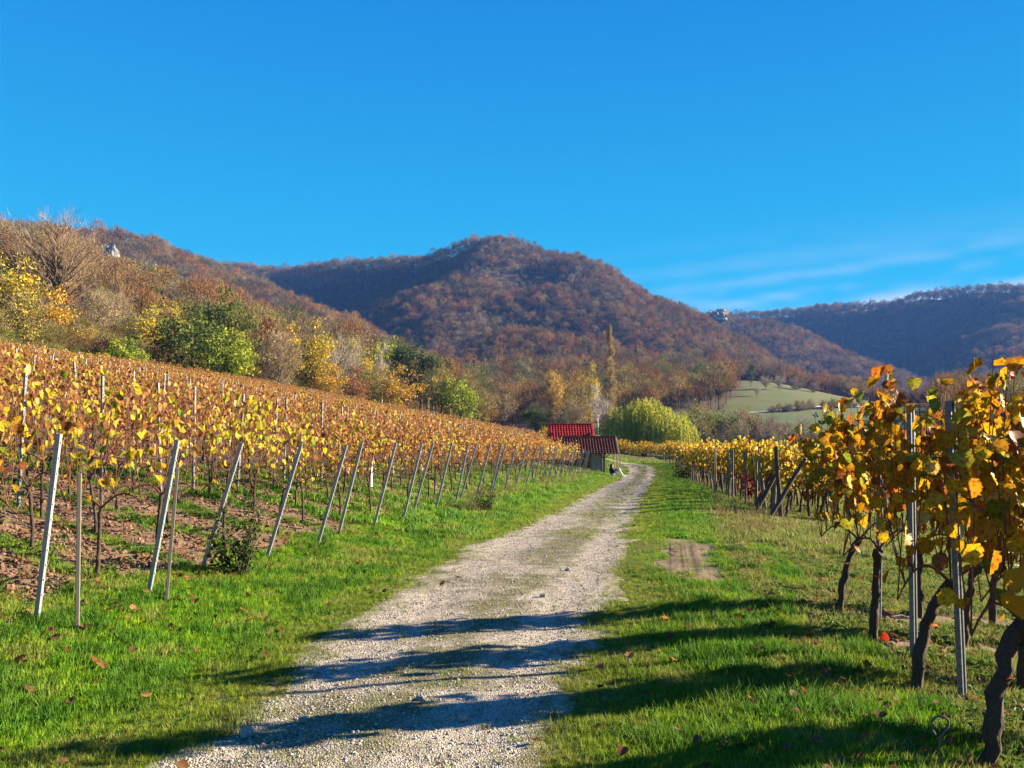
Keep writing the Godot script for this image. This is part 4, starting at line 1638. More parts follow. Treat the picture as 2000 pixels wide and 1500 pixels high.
	# the wood's edge above the left vineyard: kind, x, d, width scale, height scale, name, label
	var edge := [
		["green", -34.9, 84, 1.0, 0.98, "round_tree", "large rounded dark green tree at the upper edge of the left vineyard"],
		["lime", -29.5, 80, 0.9, 0.95, "round_bush", "bright green bush glowing beside the large dark green tree"],
		["green", -37.2, 100, 0.85, 1.4, "round_tree", "tall green tree standing behind the large rounded dark green one"],
		["lime", -35.9, 72, 0.55, 0.55, "round_bush", "small dark yellow-green bush on the slope left of the large green tree"],
		["rust", -34.2, 108, 0.9, 1.2, "leafy_tree", "rusty red-orange tree right of the tall green tree"],
		["tan", -30.3, 100, 1.0, 1.0, "sparse_tree", "tan half-bare tree with fine upright twigs beside the rusty tree"],
		["yellow", -28.7, 110, 0.95, 1.12, "leafy_tree", "tall yellow tree between the tan tree and the bare grey tree"],
		["tan", -35.0, 118, 1.0, 1.1, "sparse_tree", "tall pale brown half-bare tree behind the yellow one"],
		["bare", -29.4, 130, 1.0, 1.12, "bare_tree", "bare grey tree with a wide crown above the orange bush"],
		["amber", -26.2, 109, 0.8, 0.82, "round_bush", "orange-yellow bush below the bare grey tree"],
		["olive", -29.0, 111, 0.7, 0.7, "round_bush", "low olive bush at the foot of the tall yellow tree"],
		["rust", -23.9, 116, 0.95, 0.7, "round_bush", "brown-orange bush at the vineyard edge right of the orange one"],
		["yellow", -27.2, 138, 0.95, 1.1, "leafy_tree", "yellow-olive tree right of the bare grey tree"],
		["pale", -24.0, 142, 0.7, 0.95, "bare_tree", "small pale bare tree rising above the yellow-olive tree"],
		["lime", -24.2, 152, 1.15, 1.95, "leafy_tree", "yellow-green tree left of the two dark green trees"],
		["dark", -20.1, 150, 0.95, 1.12, "round_tree", "left one of the two dark green trees above the vineyard"],
		["dark", -15.4, 150, 0.9, 1.03, "round_tree", "right one of the two dark green trees above the vineyard"],
		["amber", -19.4, 126, 1.15, 1.15, "leafy_tree", "broad golden bush-like tree in front of the two dark green trees"],
		["olive", -22.8, 123, 0.85, 0.85, "round_bush", "olive bush left of the broad golden tree"],
		["olive2", -12.9, 141, 0.95, 1.3, "sparse_tree", "grey-green thin-leaved tree with two dark stems right of the golden tree"],
		["lime", -9.4, 140, 1.2, 1.2, "round_bush", "large bright green and yellow bush near the end of the wood edge"],
		["olive2", -6.6, 158, 0.95, 0.95, "round_bush", "olive-yellow bush right of the bright green bush"],
		["tan", -2.2, 180, 1.25, 1.15, "sparse_tree", "tan bare tree above the far end of the left vineyard"],
		["amber", -5.0, 185, 0.9, 1.1, "leafy_tree", "small amber tree left of the tan bare tree"],
		["green", 5.3, 172, 1.0, 0.85, "round_bush", "dark green bush behind the red roof"],
		["brush", 7.0, 185, 1.0, 1.3, "sparse_tree", "brown bare thicket behind the dark green bush"],
		["birch", 11.0, 200, 0.95, 1.1, "birch_tree", "slender golden-orange birch above the red roof"],
		["olive2", 16.2, 190, 1.25, 1.7, "sparse_tree", "brownish thin-leaved tree between the golden birch and the poplar"],
		["tan", 13.6, 172, 1.0, 1.1, "sparse_tree", "low tan tree right below the golden birch"],
		["pale", 19.0, 171, 1.0, 1.05, "bare_tree", "white-stemmed bare tree left of the poplar"],
		["poplar", 23.6, 186, 1.0, 1.0, "poplar_tree", "very tall narrow poplar rising above the willow"],
		["yellow", 21.0, 205, 0.9, 2.1, "leafy_tree", "slim yellowish tree close behind the tall poplar"],
		["willow", 20.6, 120, 1.0, 1.0, "weeping_willow", "big yellow-green weeping willow beside the shelter"],
		["olive", 31.6, 130, 1.0, 1.3, "leafy_tree", "olive-yellow tree just right of the weeping willow"],
		["rust", 27.6, 126, 0.7, 0.45, "round_bush", "low orange-brown bush at the right foot of the willow"],
		["green", 36.4, 134, 1.05, 1.15, "round_bush", "dull green bush right of the olive-yellow tree"],
		["brush", 38.2, 124, 1.25, 1.35, "bare_bush", "wide brown bare bush behind the right vine rows"],
		["brush", 45.0, 125, 1.35, 1.15, "bare_bush", "grey-brown leafless bush left of the small dark spruce"],
		["spruce", 49.2, 125, 0.8, 0.9, "spruce_tree", "small dark spruce among the bushes on the right"],
		["lime", 47.8, 115, 0.9, 0.95, "round_bush", "yellow-green bush in front of the small dark spruce"],
		["olive2", 41.5, 138, 1.0, 1.15, "round_bush", "olive tree behind the brown bare bush"],
		["great", -64.9, 110, 1.0, 1.0, "bare_tree", "huge bare tree with ivy-clad trunk high on the left slope"],
		["yellow", -49.8, 75, 0.95, 0.85, "leafy_tree", "bright yellow tree at the left frame edge above the vines"],
		["amber", -49.0, 81, 0.8, 0.95, "leafy_tree", "orange-gold tree between the bright yellow tree and the huge bare tree"],
		["lime", -58.0, 88, 0.9, 0.95, "leafy_tree", "yellow-green tree behind the bright yellow one"],
	]
	rng.seed = 5150
	for e in edge:
		rng.seed = 5150 + int(e[2] * 31.0 + e[1] * 7.0)
		var more := 1.16 if e[0] in ["green", "lime", "dark", "yellow"] and e[1] < 0.0 else 1.0
		plant_tree(TREES[e[0]], e[1], e[2], e[3] * more, e[4] * more, e[5], e[6], "trees at the foot of the hills", 0.0 if e[0] == "willow" else -1.0)
	# scrub filling the slope between the vineyard and the wood
	rng.seed = 616
	var mix := ["olive", "olive2", "tan", "olive", "yellow", "lime", "yellow", "rust", "olive2", "lime", "green", "amber", "olive"]
	var words := {"olive": "olive-brown leafy bush", "olive2": "thin olive-yellow tree", "tan": "tan half-bare tree", "yellow": "yellow leafy tree", "amber": "amber leafy tree", "bare": "grey bare tree", "rust": "rust-brown tree", "lime": "yellow-green bush", "green": "dark green bush", "brush": "brown leafless thicket"}
	var made := 0
	var spots := []
	for i in 900:
		var d := 58.0 + 150.0 * pow(rng.randf(), 1.3)
		var px := rng.randf_range(-0.72, 0.14)
		var x := px * d
		var u := lat(x, d)
		if u > -52.5 or u < -52.5 - (70.0 + d * 0.5) * 1.0 or made >= 99 or (absf(px + 0.59) < 0.035 and d > 92.0 and d < 112.0):
			continue
		var ok := true
		for s in spots:
			if s.distance_squared_to(Vector2(x, d)) < 20.0:
				ok = false
				break
		if not ok:
			continue
		spots.append(Vector2(x, d))
		var k: String = mix[rng.randi_range(0, mix.size() - 1)]
		var near := smoothstep(-52.0, -75.0, u)
		var s := rng.randf_range(0.4, 0.72) + 0.22 * near
		plant_tree(TREES[k], x, d, s, s * rng.randf_range(0.85, 1.15), "slope_tree", "%s on the scrubby slope above the left vineyard, %s counted outwards" % [words[k], number(made % 99)], "scrub on the left slope")
		made += 1
	var under := []
	var tones := PackedColorArray()
	var low := far_tree(790, 0.7, {"fine": true})
	for i in 2600:
		var d := 55.0 + 190.0 * rng.randf()
		var x := rng.randf_range(-0.74, 0.1) * d
		var u := lat(x, d)
		if u > -50.5 or u < -125.0:
			continue
		var sc := rng.randf_range(0.09, 0.24) * (1.0 if u > -56.0 else 1.35)
		under.append(Transform3D(Basis(Vector3.UP, rng.randf() * TAU).scaled(Vector3(sc * 1.35, sc, sc * 1.35)), on(x, d, -sc * 3.0)))
		tones.append(shade([Color(0.2, 0.17, 0.05), Color(0.16, 0.13, 0.05), Color(0.25, 0.17, 0.05), Color(0.12, 0.13, 0.035), Color(0.22, 0.11, 0.05)][rng.randi_range(0, 4)], 0.3))
	scatter("undergrowth", low, M.crown, under, tones, "olive and brown undergrowth on the slope above the left vineyard", "undergrowth")
	# lone trees on the meadow
	rng.seed = 99
	for e in [["dark", 1466, 748, 395, 0.7, 1.15, "dark green fir-like tree at the upper edge of the far meadow"], ["bare", 1495, 766, 380, 0.75, 0.75, "small bare orchard tree beside the dark tree on the far meadow"], ["bare", 1522, 762, 385, 0.7, 0.8, "lone bare orchard tree in the middle of the far meadow"], ["brush", 1555, 755, 405, 0.9, 1.1, "round brown orchard tree at the top of the far meadow"], ["brush", 1590, 755, 410, 0.7, 0.9, "last bare orchard tree on the right of the far meadow"], ["bare", 1478, 782, 350, 0.45, 0.5, "tiny bare tree low on the far meadow"]]:
		var d: float = e[3]
		plant_tree(TREES[e[0]], (e[1] - 1000.0) / 1504.0 * d, d, e[4], e[5], "orchard_tree", e[6], "orchard trees on the far meadow")
	for i in 26:
		var f := i / 25.0
		var d := lerpf(296.0, 330.0, f) - 4.0
		var x := lerpf(100.0, 146.0, f) + rng.randf_range(-2, 2)
		var k: String = ["brush", "olive", "brush", "tan"][i % 4]
		plant_tree(TREES[k], x, d, rng.randf_range(0.3, 0.6), rng.randf_range(0.35, 0.6), "hedge_bush", "low bush in the hedge along the far field road, %s from its lower end" % number(i), "hedge along the far field road")


# ---------------------------------------------------------------- the woods on the hills
func far_tree(sd: int, leafy: float, o := {}) -> ArrayMesh:
	rng.seed = sd
	var g := Geo.new()
	var h := 13.0
	var r := 5.0
	var bark := Color(0.75, 0.7, 0.66)
	g.tube(PackedVector3Array([Vector3(0, -1.5, 0), Vector3(0, h * 0.4, 0), Vector3(0, h * 0.75, 0)]), PackedFloat32Array([0.25, 0.2, 0.08]), 3, bark)
	if o.has("cone"):
		for i in 260:
			var t := 1.0 - sqrt(rng.randf())
			var a := rng.randf() * TAU
			var q := 2.9 * (1.0 - t) * rng.randf_range(0.4, 1.0)
			crown_leaf(g, Vector3(cos(a) * q, lerpf(1.0, 15.0, t), sin(a) * q), 1.0, shade(Color.WHITE, 0.25))
		return g.mesh()
	for i in 17:
		var q := unit()
		q.y = absf(q.y) * 1.2 - 0.35
		var c := Vector3(q.x * r * 0.78, h * 0.62 + q.y * h * 0.34, q.z * r * 0.78) * Vector3(1, 1, 1)
		g.tube(PackedVector3Array([Vector3(0, h * 0.35, 0), c]), PackedFloat32Array([0.13, 0.03]), 3, bark)
		var up := (c - Vector3(0, h * 0.3, 0)).normalized()
		var tone := 1.0 + rng.randf_range(-0.2, 0.2)
		var n := 90 if o.has("fine") else 26
		for k in int(n * leafy):
			crown_leaf(g, c + Vector3(rng.randfn(), rng.randfn() * 0.7, rng.randfn()) * 0.95, rng.randf_range(0.35, 0.75) * (0.6 if o.has("fine") else 1.0), Color(tone, tone, tone) * rng.randf_range(0.75, 1.25))
		for k in int((14.0 if o.has("fine") else 22.0) * (1.3 - leafy)):
			sliver(g, c + rv(0.9), (up + unit() * 0.8 + Vector3(0, 0.3, 0)).normalized() * rng.randf_range(0.9, 2.3), 0.055, Color(tone, tone, tone) * rng.randf_range(0.8, 1.35))
	return g.mesh()


func build_forest():
	var shapes := []
	for i in 4:
		shapes.append(far_tree(700 + i, 0.85))
	for i in 4:
		shapes.append(far_tree(720 + i, 0.3))
	shapes.append(far_tree(740, 1.0, {"cone": true}))
	var close := []
	for i in 5:
		close.append(far_tree(760 + i, 0.9 if i < 3 else 0.45, {"fine": true}))
	var tones := [Color(0.16, 0.1, 0.056), Color(0.2, 0.11, 0.05), Color(0.145, 0.107, 0.068), Color(0.25, 0.115, 0.042), Color(0.19, 0.148, 0.09), Color(0.26, 0.165, 0.048), Color(0.12, 0.13, 0.042), Color(0.24, 0.2, 0.06)]
	var tone_words := ["mauve-brown", "reddish-brown", "dull mauve", "rust-red", "grey-brown", "ochre", "olive-green", "yellowish"]
	var mats := []
	for i in tones.size() + 1:
		var m := tinted("wood_%d" % i, 0.4, 0.85)
		m.albedo_color = (tones[i] if i < tones.size() else Color(0.03, 0.048, 0.026)).linear_to_srgb()
		mats.append(m)
	var plain := tinted("wood_mass", 0.4, 0.85)
	rng.seed = 31337
	var horizon := PackedFloat32Array()
	horizon.resize(420)
	horizon.fill(-1.0)
	var rocks := [Vector2(-340, 518), Vector2(-318, 498), Vector2(-281, 538), Vector2(-257, 492), Vector2(-250, 529), Vector2(300, 1128)]
	var found := []
	var d := 150.0
	while d < 1640.0:
		var gap := 5.4 + d * 0.0010
		var half := 0.76 * d
		var n := int(2.0 * half / gap)
		var seen_h := horizon.duplicate()
		for i in n:
			var x := -half + (i + rng.randf()) * gap
			var dd := d + rng.randf_range(-0.5, 0.5) * gap
			var bin := clampi(int((x / dd + 0.78) / 1.56 * 420.0), 0, 419)
			if is_meadow(x, dd) or (dd < 300.0 and lat(x, dd) > -46.0 - 0.0 and x / dd < 0.2 and dd < 215.0):
				continue
			if lat(x, dd) < -50.0 and dd < 160.0:
				continue
			if dd < 470.0 and x / dd > 0.1 and x / dd < 0.56 and dd < 240.0:
				continue
			var y := ground(x, dd)
			var sz := rng.randf_range(0.55, 0.92) + 0.45 * pow(rng.randf(), 3.0)
			var el := (y + 15.0 * sz - 1.7) / dd
			seen_h[bin] = maxf(seen_h[bin], (y + 5.0 - 1.7) / dd)
			if el < horizon[bin] - 0.002:
				continue
			var clear := false
			for r in rocks:
				var rd: Vector2 = Vector2(x, dd) - r
				if rd.length() < 9.0 or (absf(x / dd - r.x / r.y) < 0.012 and dd < r.y and dd > r.y - 45.0):
					clear = true
			if clear:
				continue
			var stand := hilly.get_noise_2d(x * 2.0 + 500.0, dd * 2.0)
			var t := rng.randi_range(0, 4)
			var left := x / dd < -0.24 and dd < 860.0
			if left and rng.randf() < 0.55:
				t = 4 if rng.randf() < 0.6 else 2
			var wide := hilly.get_noise_2d(x * 0.8 - 300.0, dd * 0.8)
			if wide > 0.12 and rng.randf() < 0.6:
				t = [3, 1, 5][rng.randi_range(0, 2)]
			elif wide < -0.15 and rng.randf() < 0.6:
				t = [4, 2, 2][rng.randi_range(0, 2)]
			if stand > 0.18 and rng.randf() < 0.5:
				t = 3
			if pow((x - 5.0) / 62.0, 2.0) + pow((dd - 838.0) / 30.0, 2.0) < 1.0:
				t = 4
				sz *= 0.6
			if rng.randf() < (0.2 if dd < 420.0 else 0.07):
				t = 5
			if rng.randf() < (0.25 if dd < 420.0 else 0.06):
				t = 6 if rng.randf() < 0.6 else 7
			var cone := rng.randf() < 0.012 + 0.1 * smoothstep(0.3, 0.5, -stand)
			var s: int = 8 if cone else (rng.randi_range(0, 3) if rng.randf() < (0.35 if left else 0.6) else rng.randi_range(4, 7))
			var k := 8 if cone else t
			found.append([Vector3(x, y - 0.3, -dd), rng.randf() * TAU, sz, s, k, dd / sz])
		horizon = seen_h
		d += gap * 0.92
	found.sort_custom(func(a, b): return a[5] < b[5])
	var where := []
	var tint := []
	var front := []
	for i in 9:
		where.append([])
		tint.append(PackedColorArray())
	for i in found.size():
		var f: Array = found[i]
		if i < 300:
			var o := MeshInstance3D.new()
			o.name = numbered("woodland_tree")
			o.mesh = close[(f[3] + i) % 5] if f[3] < 8 else shapes[8]
			o.material_override = mats[f[4]]
			add_child(o)
			o.transform = Transform3D(Basis(Vector3.UP, f[1]).scaled(Vector3(f[2], f[2] * 1.05, f[2])), f[0])
			var w: String = "dark conifer" if f[4] == 8 else tone_words[f[4]] + " autumn tree"
			var ax: float = f[0].x / -f[0].z
			var place := "below the left ridge" if ax < -0.33 else ("behind the yellow scrub" if ax < -0.16 else ("past the left vineyard" if ax < 0.02 else ("behind the red roof" if ax < 0.12 else ("behind the willow" if ax < 0.24 else ("left of the far meadow" if ax < 0.32 else "right of the far meadow")))))
			front.append([ax, o, w, place])
		else:
			var c: Color = tones[f[4]] if f[4] < 8 else Color(0.03, 0.048, 0.026)
			where[f[3]].append(Transform3D(Basis(Vector3.UP, f[1]).scaled(Vector3(f[2], f[2] * 1.05, f[2])), f[0]))
			tint[f[3]].append(shade(Color(c.r * 0.9, c.g * 0.9, c.b * 0.88), 0.42))
	for i in 9:
		scatter("hillside_forest", shapes[i], plain, where[i], tint[i], "autumn beech forest covering the hills, read as one mass", "forest")
	front.sort_custom(func(a, b): return a[0] < b[0])
	var nth := {}
	for f in front:
		var key: String = f[2] + f[3]
		nth[key] = nth.get(key, -1) + 1
		tag(f[1], "%s %s, %s such one from the left" % [f[2], f[3], number(nth[key])], "tree", "front trees of the wooded hills")
	print("forest trees ", found.size())


# ---------------------------------------------------------------- rocks
func rock(sd: int, size: Vector3, sharp := 0.35) -> ArrayMesh:
	var f := FastNoiseLite.new()
	f.seed = sd
	f.frequency = 0.9
	f.fractal_octaves = 4
	var g := Geo.new()
	var nu := 22
	var nv := 14
	var p := []
	for j in nv + 1:
		for i in nu:
			var a := TAU * i / nu
			var b := PI * j / nv - PI / 2
			var q := Vector3(cos(a) * cos(b), sin(b), sin(a) * cos(b))
			var bx := q / maxf(absf(q.x), maxf(absf(q.y), absf(q.z)))
			q = q.lerp(bx, 0.5)
			var k := 1.0 + sharp * f.get_noise_3dv(q * 1.3) + 0.18 * roundf(2.5 * f.get_noise_3dv(q * 2.6 + Vector3.ONE * 5.0))
			p.append(q * k * size)
	for j in nv:
		for i in nu:
			var a: Vector3 = p[j * nu + i]
			var b: Vector3 = p[j * nu + (i + 1) % nu]
			var c: Vector3 = p[(j + 1) * nu + (i + 1) % nu]
			var e: Vector3 = p[(j + 1) * nu + i]
			var t := 0.29 + 0.14 * f.get_noise_3dv(a * 0.6)
			var col := Color(t, t * 0.95, t * 0.86)
			if f.get_noise_3dv(a * 0.35 + Vector3.ONE * 20.0) > 0.22:
				col = Color(0.13, 0.12, 0.085)
			g.tri(a, b, c, col)
			g.tri(a, c, e, col)
	return g.mesh()


func build_rocks():
	var list := [
		[-343, 520, Vector3(10, 8, 6), "long pale limestone crag on the left hill beside the frame edge"],
		[-320, 500, Vector3(6, 6, 4), "pale limestone crag just below the long one on the left hill"],
		[-281, 538, Vector3(5.2, 10, 4.5), "tall pale limestone tower on the left hill"],
		[-258, 494, Vector3(5.5, 9, 5), "lower half of the limestone tower on the left hill"],
		[-250, 529, Vector3(4.5, 7, 4), "small pale limestone crag right of the tower on the left hill"],
	]
	var sd := 40
	for r in list:
		single("limestone_rock", rock(sd, r[2], 0.75), M.stone, r[3], "rock", on(r[0], r[1], r[2].y * 0.75), "limestone crags on the left hill")
		sd += 1
	single("limestone_rock", rock(60, Vector3(17, 7, 7), 0.3), M.stone, "pale limestone cliff at the end of the middle ridge", "rock", on(303, 1132, 6.0)).rotation.y = 0.85
	single("limestone_rock", rock(61, Vector3(9, 9, 6), 0.3), M.stone, "higher stub of the pale limestone cliff at the end of the middle ridge", "rock", on(309, 1130, 8.0)).rotation.y = 0.8


# ---------------------------------------------------------------- small things
func build_small_things():
	# leafy bush climbing round the third end post
	rng.seed = 808
	var g := Geo.new()
	var st := Geo.new()
	for i in 16:
		var a := Vector3(rng.randf_range(-0.12, 0.12), -0.03, rng.randf_range(-0.1, 0.1))
		var b := Vector3(rng.randf_range(-0.3, 0.28), rng.randf_range(0.3, 0.95), rng.randf_range(-0.2, 0.2))
		var pts := sweep(a, b, rv(0.08), 6)
		st.tube(pts, PackedFloat32Array([0.008, 0.007, 0.006, 0.005, 0.004, 0.003, 0.002]), 4, Color(0.07, 0.055, 0.03))
		for k in 34:
			var q := rng.randf_range(0.5, 5.9)
			var p := pts[int(q)].lerp(pts[int(q) + 1], q - int(q)) + rv(0.07)
			simple_leaf(g, Transform3D(Basis.from_euler(rv(3.0)).scaled(Vector3.ONE * rng.randf_range(0.035, 0.06)), p), shade([Color(0.035, 0.055, 0.018), Color(0.05, 0.08, 0.022), Color(0.07, 0.09, 0.03)][k % 3], 0.25), 0.15)
	var t := thing("leafy_bush", "small dark green leafy bush at the foot of the third left end post", "bush", on(-3.22, 9.0))
	part("foliage", g.mesh(), M.leaf, t)
	part("stem", st.mesh(), M.plain, t)
	t = thing("leafy_bush", "low green bush at the left row ends further along the track", "bush", on(-0.65, 18.6))
	t.scale = Vector3(0.9, 0.75, 0.9)
	part("foliage", g.mesh(), M.leaf, t)
	part("stem", st.mesh(), M.plain, t)
	# dark privet-like bush where the right rows begin
	t = thing("hedge_bush", "dark green bush at the far end of the right vine rows by the track", "bush", on(10.4, 46.5))
	t.scale = Vector3(2.2, 1.9, 2.2)
	part("foliage", g.mesh(), M.leaf, t)
	part("stem", st.mesh(), M.plain, t)
	# red leaves on a wild vine among the right row ends
	g = Geo.new()
	for i in 90:
		var p := Vector3(rng.randfn() * 0.16, 0.35 + rng.randf() * 0.65, rng.randfn() * 0.12)
		simple_leaf(g, Transform3D(Basis.from_euler(rv(3.0)).scaled(Vector3.ONE * 0.1), p), shade(Color(0.5, 0.02, 0.02), 0.3), 0.15)
	single("red_creeper", g.mesh(), M.leaf, "bright red creeper leaves among the right row end posts", "creeper", on(7.6, 24.6))
	# a single red flower under the fourth left post
	g = Geo.new()
	for i in 6:
		simple_leaf(g, Transform3D(Basis(Vector3.UP, i * TAU / 6) * Basis(Vector3.RIGHT, -0.7) * Basis().scaled(Vector3.ONE * 0.045), Vector3(0, 0.16, 0)), Color(0.6, 0.015, 0.01), 0.1)
	g.tube(PackedVector3Array([Vector3(0, -0.02, 0), Vector3(0.01, 0.16, 0)]), PackedFloat32Array([0.003, 0.002]), 3, Color(0.06, 0.1, 0.03))
	single("red_poppy", g.mesh(), M.leaf, "single red poppy beside the fourth left end post", "flower", on(-3.15, 10.7))
	# wire anchors sticking out of the turf
	for s in [[2.36, 4.28, 0.24, "rusty wire loop of a ground anchor in the grass at the lower right"], [2.85, 7.35, 0.13, "small grey wire loop of a ground anchor below the right vines"]]:
		g = Geo.new()
		var h: float = s[2]
		var pts := PackedVector3Array()
		var rad := PackedFloat32Array()
		for i in 15:
			var a := -0.5 * PI + i / 14.0 * TAU * 0.86
			pts.append(Vector3(cos(a) * h * 0.24 + h * 0.1, h * 0.76 + sin(a) * h * 0.24, 0.01 * sin(a * 2.0)))
			rad.append(0.0065)
		pts.insert(0, Vector3(h * 0.02, -0.05, 0))
		rad.append(0.0065)
		g.tube(pts, rad, 6, Color(0.16, 0.11, 0.085))
		var o := single("ground_anchor", g.mesh(), M.plain, s[3], "anchor", on(s[0], s[1]), "wire anchors in the turf")
		o.rotation.y = 0.3
	# larger stones lying on the track
	var st_pos := [[-0.30, 4.75, 0.022, "pale round stone lying in the middle of the track"], [-1.28, 4.72, 0.02, "small white stone near the left edge of the track"], [-1.55, 4.5, 0.028, "pale stone in the grass at the lower left track edge"], [-0.6, 5.1, 0.026, "dark stone with a shadow near the middle of the track"], [0.35, 8.6, 0.03, "greyish stone on the right wheel track"], [0.75, 10.4, 0.028, "small tan stone farther along the track"]]
	for s in st_pos:
		single("loose_stone", rock(80 + int(s[1] * 10.0), Vector3(s[2] * 1.25, s[2] * 0.8, s[2])), M.stone, s[3], "stone", on(s[0], s[1], s[2] * 0.5 + 0.01), "loose stones on the track")
	# dead leaves on the turf
	var brown := [Color(0.22, 0.085, 0.035), Color(0.19, 0.095, 0.045), Color(0.27, 0.14, 0.06), Color(0.14, 0.065, 0.038)]
	var bm := []
	for i in 4:
		var m := tinted("dead_leaf_%d" % i, 0.4, 0.75)
		m.albedo_color = brown[i].linear_to_srgb()
		bm.append(m)
	rng.seed = 1313
	var n := 0
	var loose := []
	var dead := []
	var tints := PackedColorArray()
	for i in 6000:
		var d := 3.6 + 16.0 * pow(rng.randf(), 1.4)
		var x := rng.randf_range(-0.68, 0.68) * d
		var u := lat(x, d)
		var want := 0.05
		if u < -2.2:
			want = 0.7 if u < -3.0 else 0.25
		elif u > 2.4:
			want = 0.28 if d < 9.0 else 0.14
		elif absf(u) < 1.3:
			want = 0.012
		if rng.randf() > want:
			continue
		var sc := rng.randf_range(0.035, 0.075)
		var tr := Transform3D(Basis(Vector3.UP, rng.randf() * TAU) * Basis(Vector3.RIGHT, -PI / 2 + rng.randf_range(-0.5, 0.5)) * Basis(Vector3.UP, rng.randf_range(-0.6, 0.6)) * Basis().scaled(Vector3.ONE * sc), on(x, d, 0.035 + rng.randf() * 0.03))
		if n < 80 and sc > 0.048 and d < 9.0:
			var o := single("fallen_leaf", leaf_shapes[rng.randi_range(0, 7)], bm[rng.randi_range(0, 3)], "", "", Vector3.ZERO, "fallen leaves on the " + ("left" if u < 0.0 else "right") + " verge")
			o.transform = tr
			dead.append([d, o, "left" if u < 0.0 else "right"])
			n += 1
		else:
			loose.append(tr)
			tints.append(shade(brown[rng.randi_range(0, 3)], 0.3))
	dead.sort_custom(func(a, b): return a[0] < b[0])
	var nth := {"left": 0, "right": 0}
	for q in dead:
		tag(q[1], "curled brown vine leaf on the %s verge, %s nearest the camera" % [q[2], number(nth[q[2]])], "leaf")
		nth[q[2]] += 1
	scatter("leaf_litter", leaf_shapes[2], M.leaf, loose, tints, "brown dead leaves strewn under the vines", "leaves")


# ---------------------------------------------------------------- grass, gravel, clods
func tuft(sd: int, blades: int, h: float, spread: float, w: float) -> ArrayMesh:
	rng.seed = sd
	var g := Geo.new()
	for i in blades:
		var a := rng.randf() * TAU
		var p := Vector3(cos(a), 0, sin(a)) * spread * sqrt(rng.randf())
		p.y = -0.01
		var hh := h * rng.randf_range(0.5, 1.25)
		var out := Vector3(rng.randf_range(-1, 1), 0, rng.randf_range(-1, 1)) * hh * 0.45
		var s := Vector3(-sin(a), 0, cos(a)) * w * 0.5
		var m := p + Vector3(0, hh * 0.6, 0) + out * 0.35
		var e := p + Vector3(0, hh, 0) + out
		var c := shade(Color.WHITE, 0.25)
		g.tri(p - s, p + s, m + s * 0.75, c)
		g.tri(p - s, m + s * 0.75, m - s * 0.75, c)
		g.tri(m - s * 0.75, m + s * 0.75, e, c)
	return g.mesh()


func rosette(sd: int) -> ArrayMesh:
	rng.seed = sd
	var g := Geo.new()
	for i in 13:
		var b := Basis(Vector3.UP, rng.randf() * TAU) * Basis(Vector3.RIGHT, rng.randf_range(-1.3, -0.5))
		var o := Vector3(rng.randf_range(-0.05, 0.05), 0.0, rng.randf_range(-0.05, 0.05))
		simple_leaf(g, Transform3D(b.scaled_local(Vector3(0.03, 0.055, 0.035)), o), shade(Color.WHITE, 0.25), 0.2)
	return g.mesh()


func pebble(sd: int) -> ArrayMesh:
	rng.seed = sd
	var g := Geo.new()
	var t := (1.0 + sqrt(5.0)) / 2.0
	var vs := [Vector3(-1, t, 0), Vector3(1, t, 0), Vector3(-1, -t, 0), Vector3(1, -t, 0), Vector3(0, -1, t), Vector3(0, 1, t), Vector3(0, -1, -t), Vector3(0, 1, -t), Vector3(t, 0, -1), Vector3(t, 0, 1), Vector3(-t, 0, -1), Vector3(-t, 0, 1)]
	for i in 12:
		vs[i] = vs[i].normalized() * rng.randf_range(0.7, 1.2) * Vector3(1.0, 0.65, 0.85)
	for f in [[0, 11, 5], [0, 5, 1], [0, 1, 7], [0, 7, 10], [0, 10, 11], [1, 5, 9], [5, 11, 4], [11, 10, 2], [10, 7, 6], [7, 1, 8], [3, 9, 4], [3, 4, 2], [3, 2, 6], [3, 6, 8], [3, 8, 9], [4, 9, 5], [2, 4, 11], [6, 2, 10], [8, 6, 7], [9, 8, 1]]:
		g.tri(vs[f[0]], vs[f[2]], vs[f[1]], shade(Color.WHITE, 0.08))
	return g.mesh()


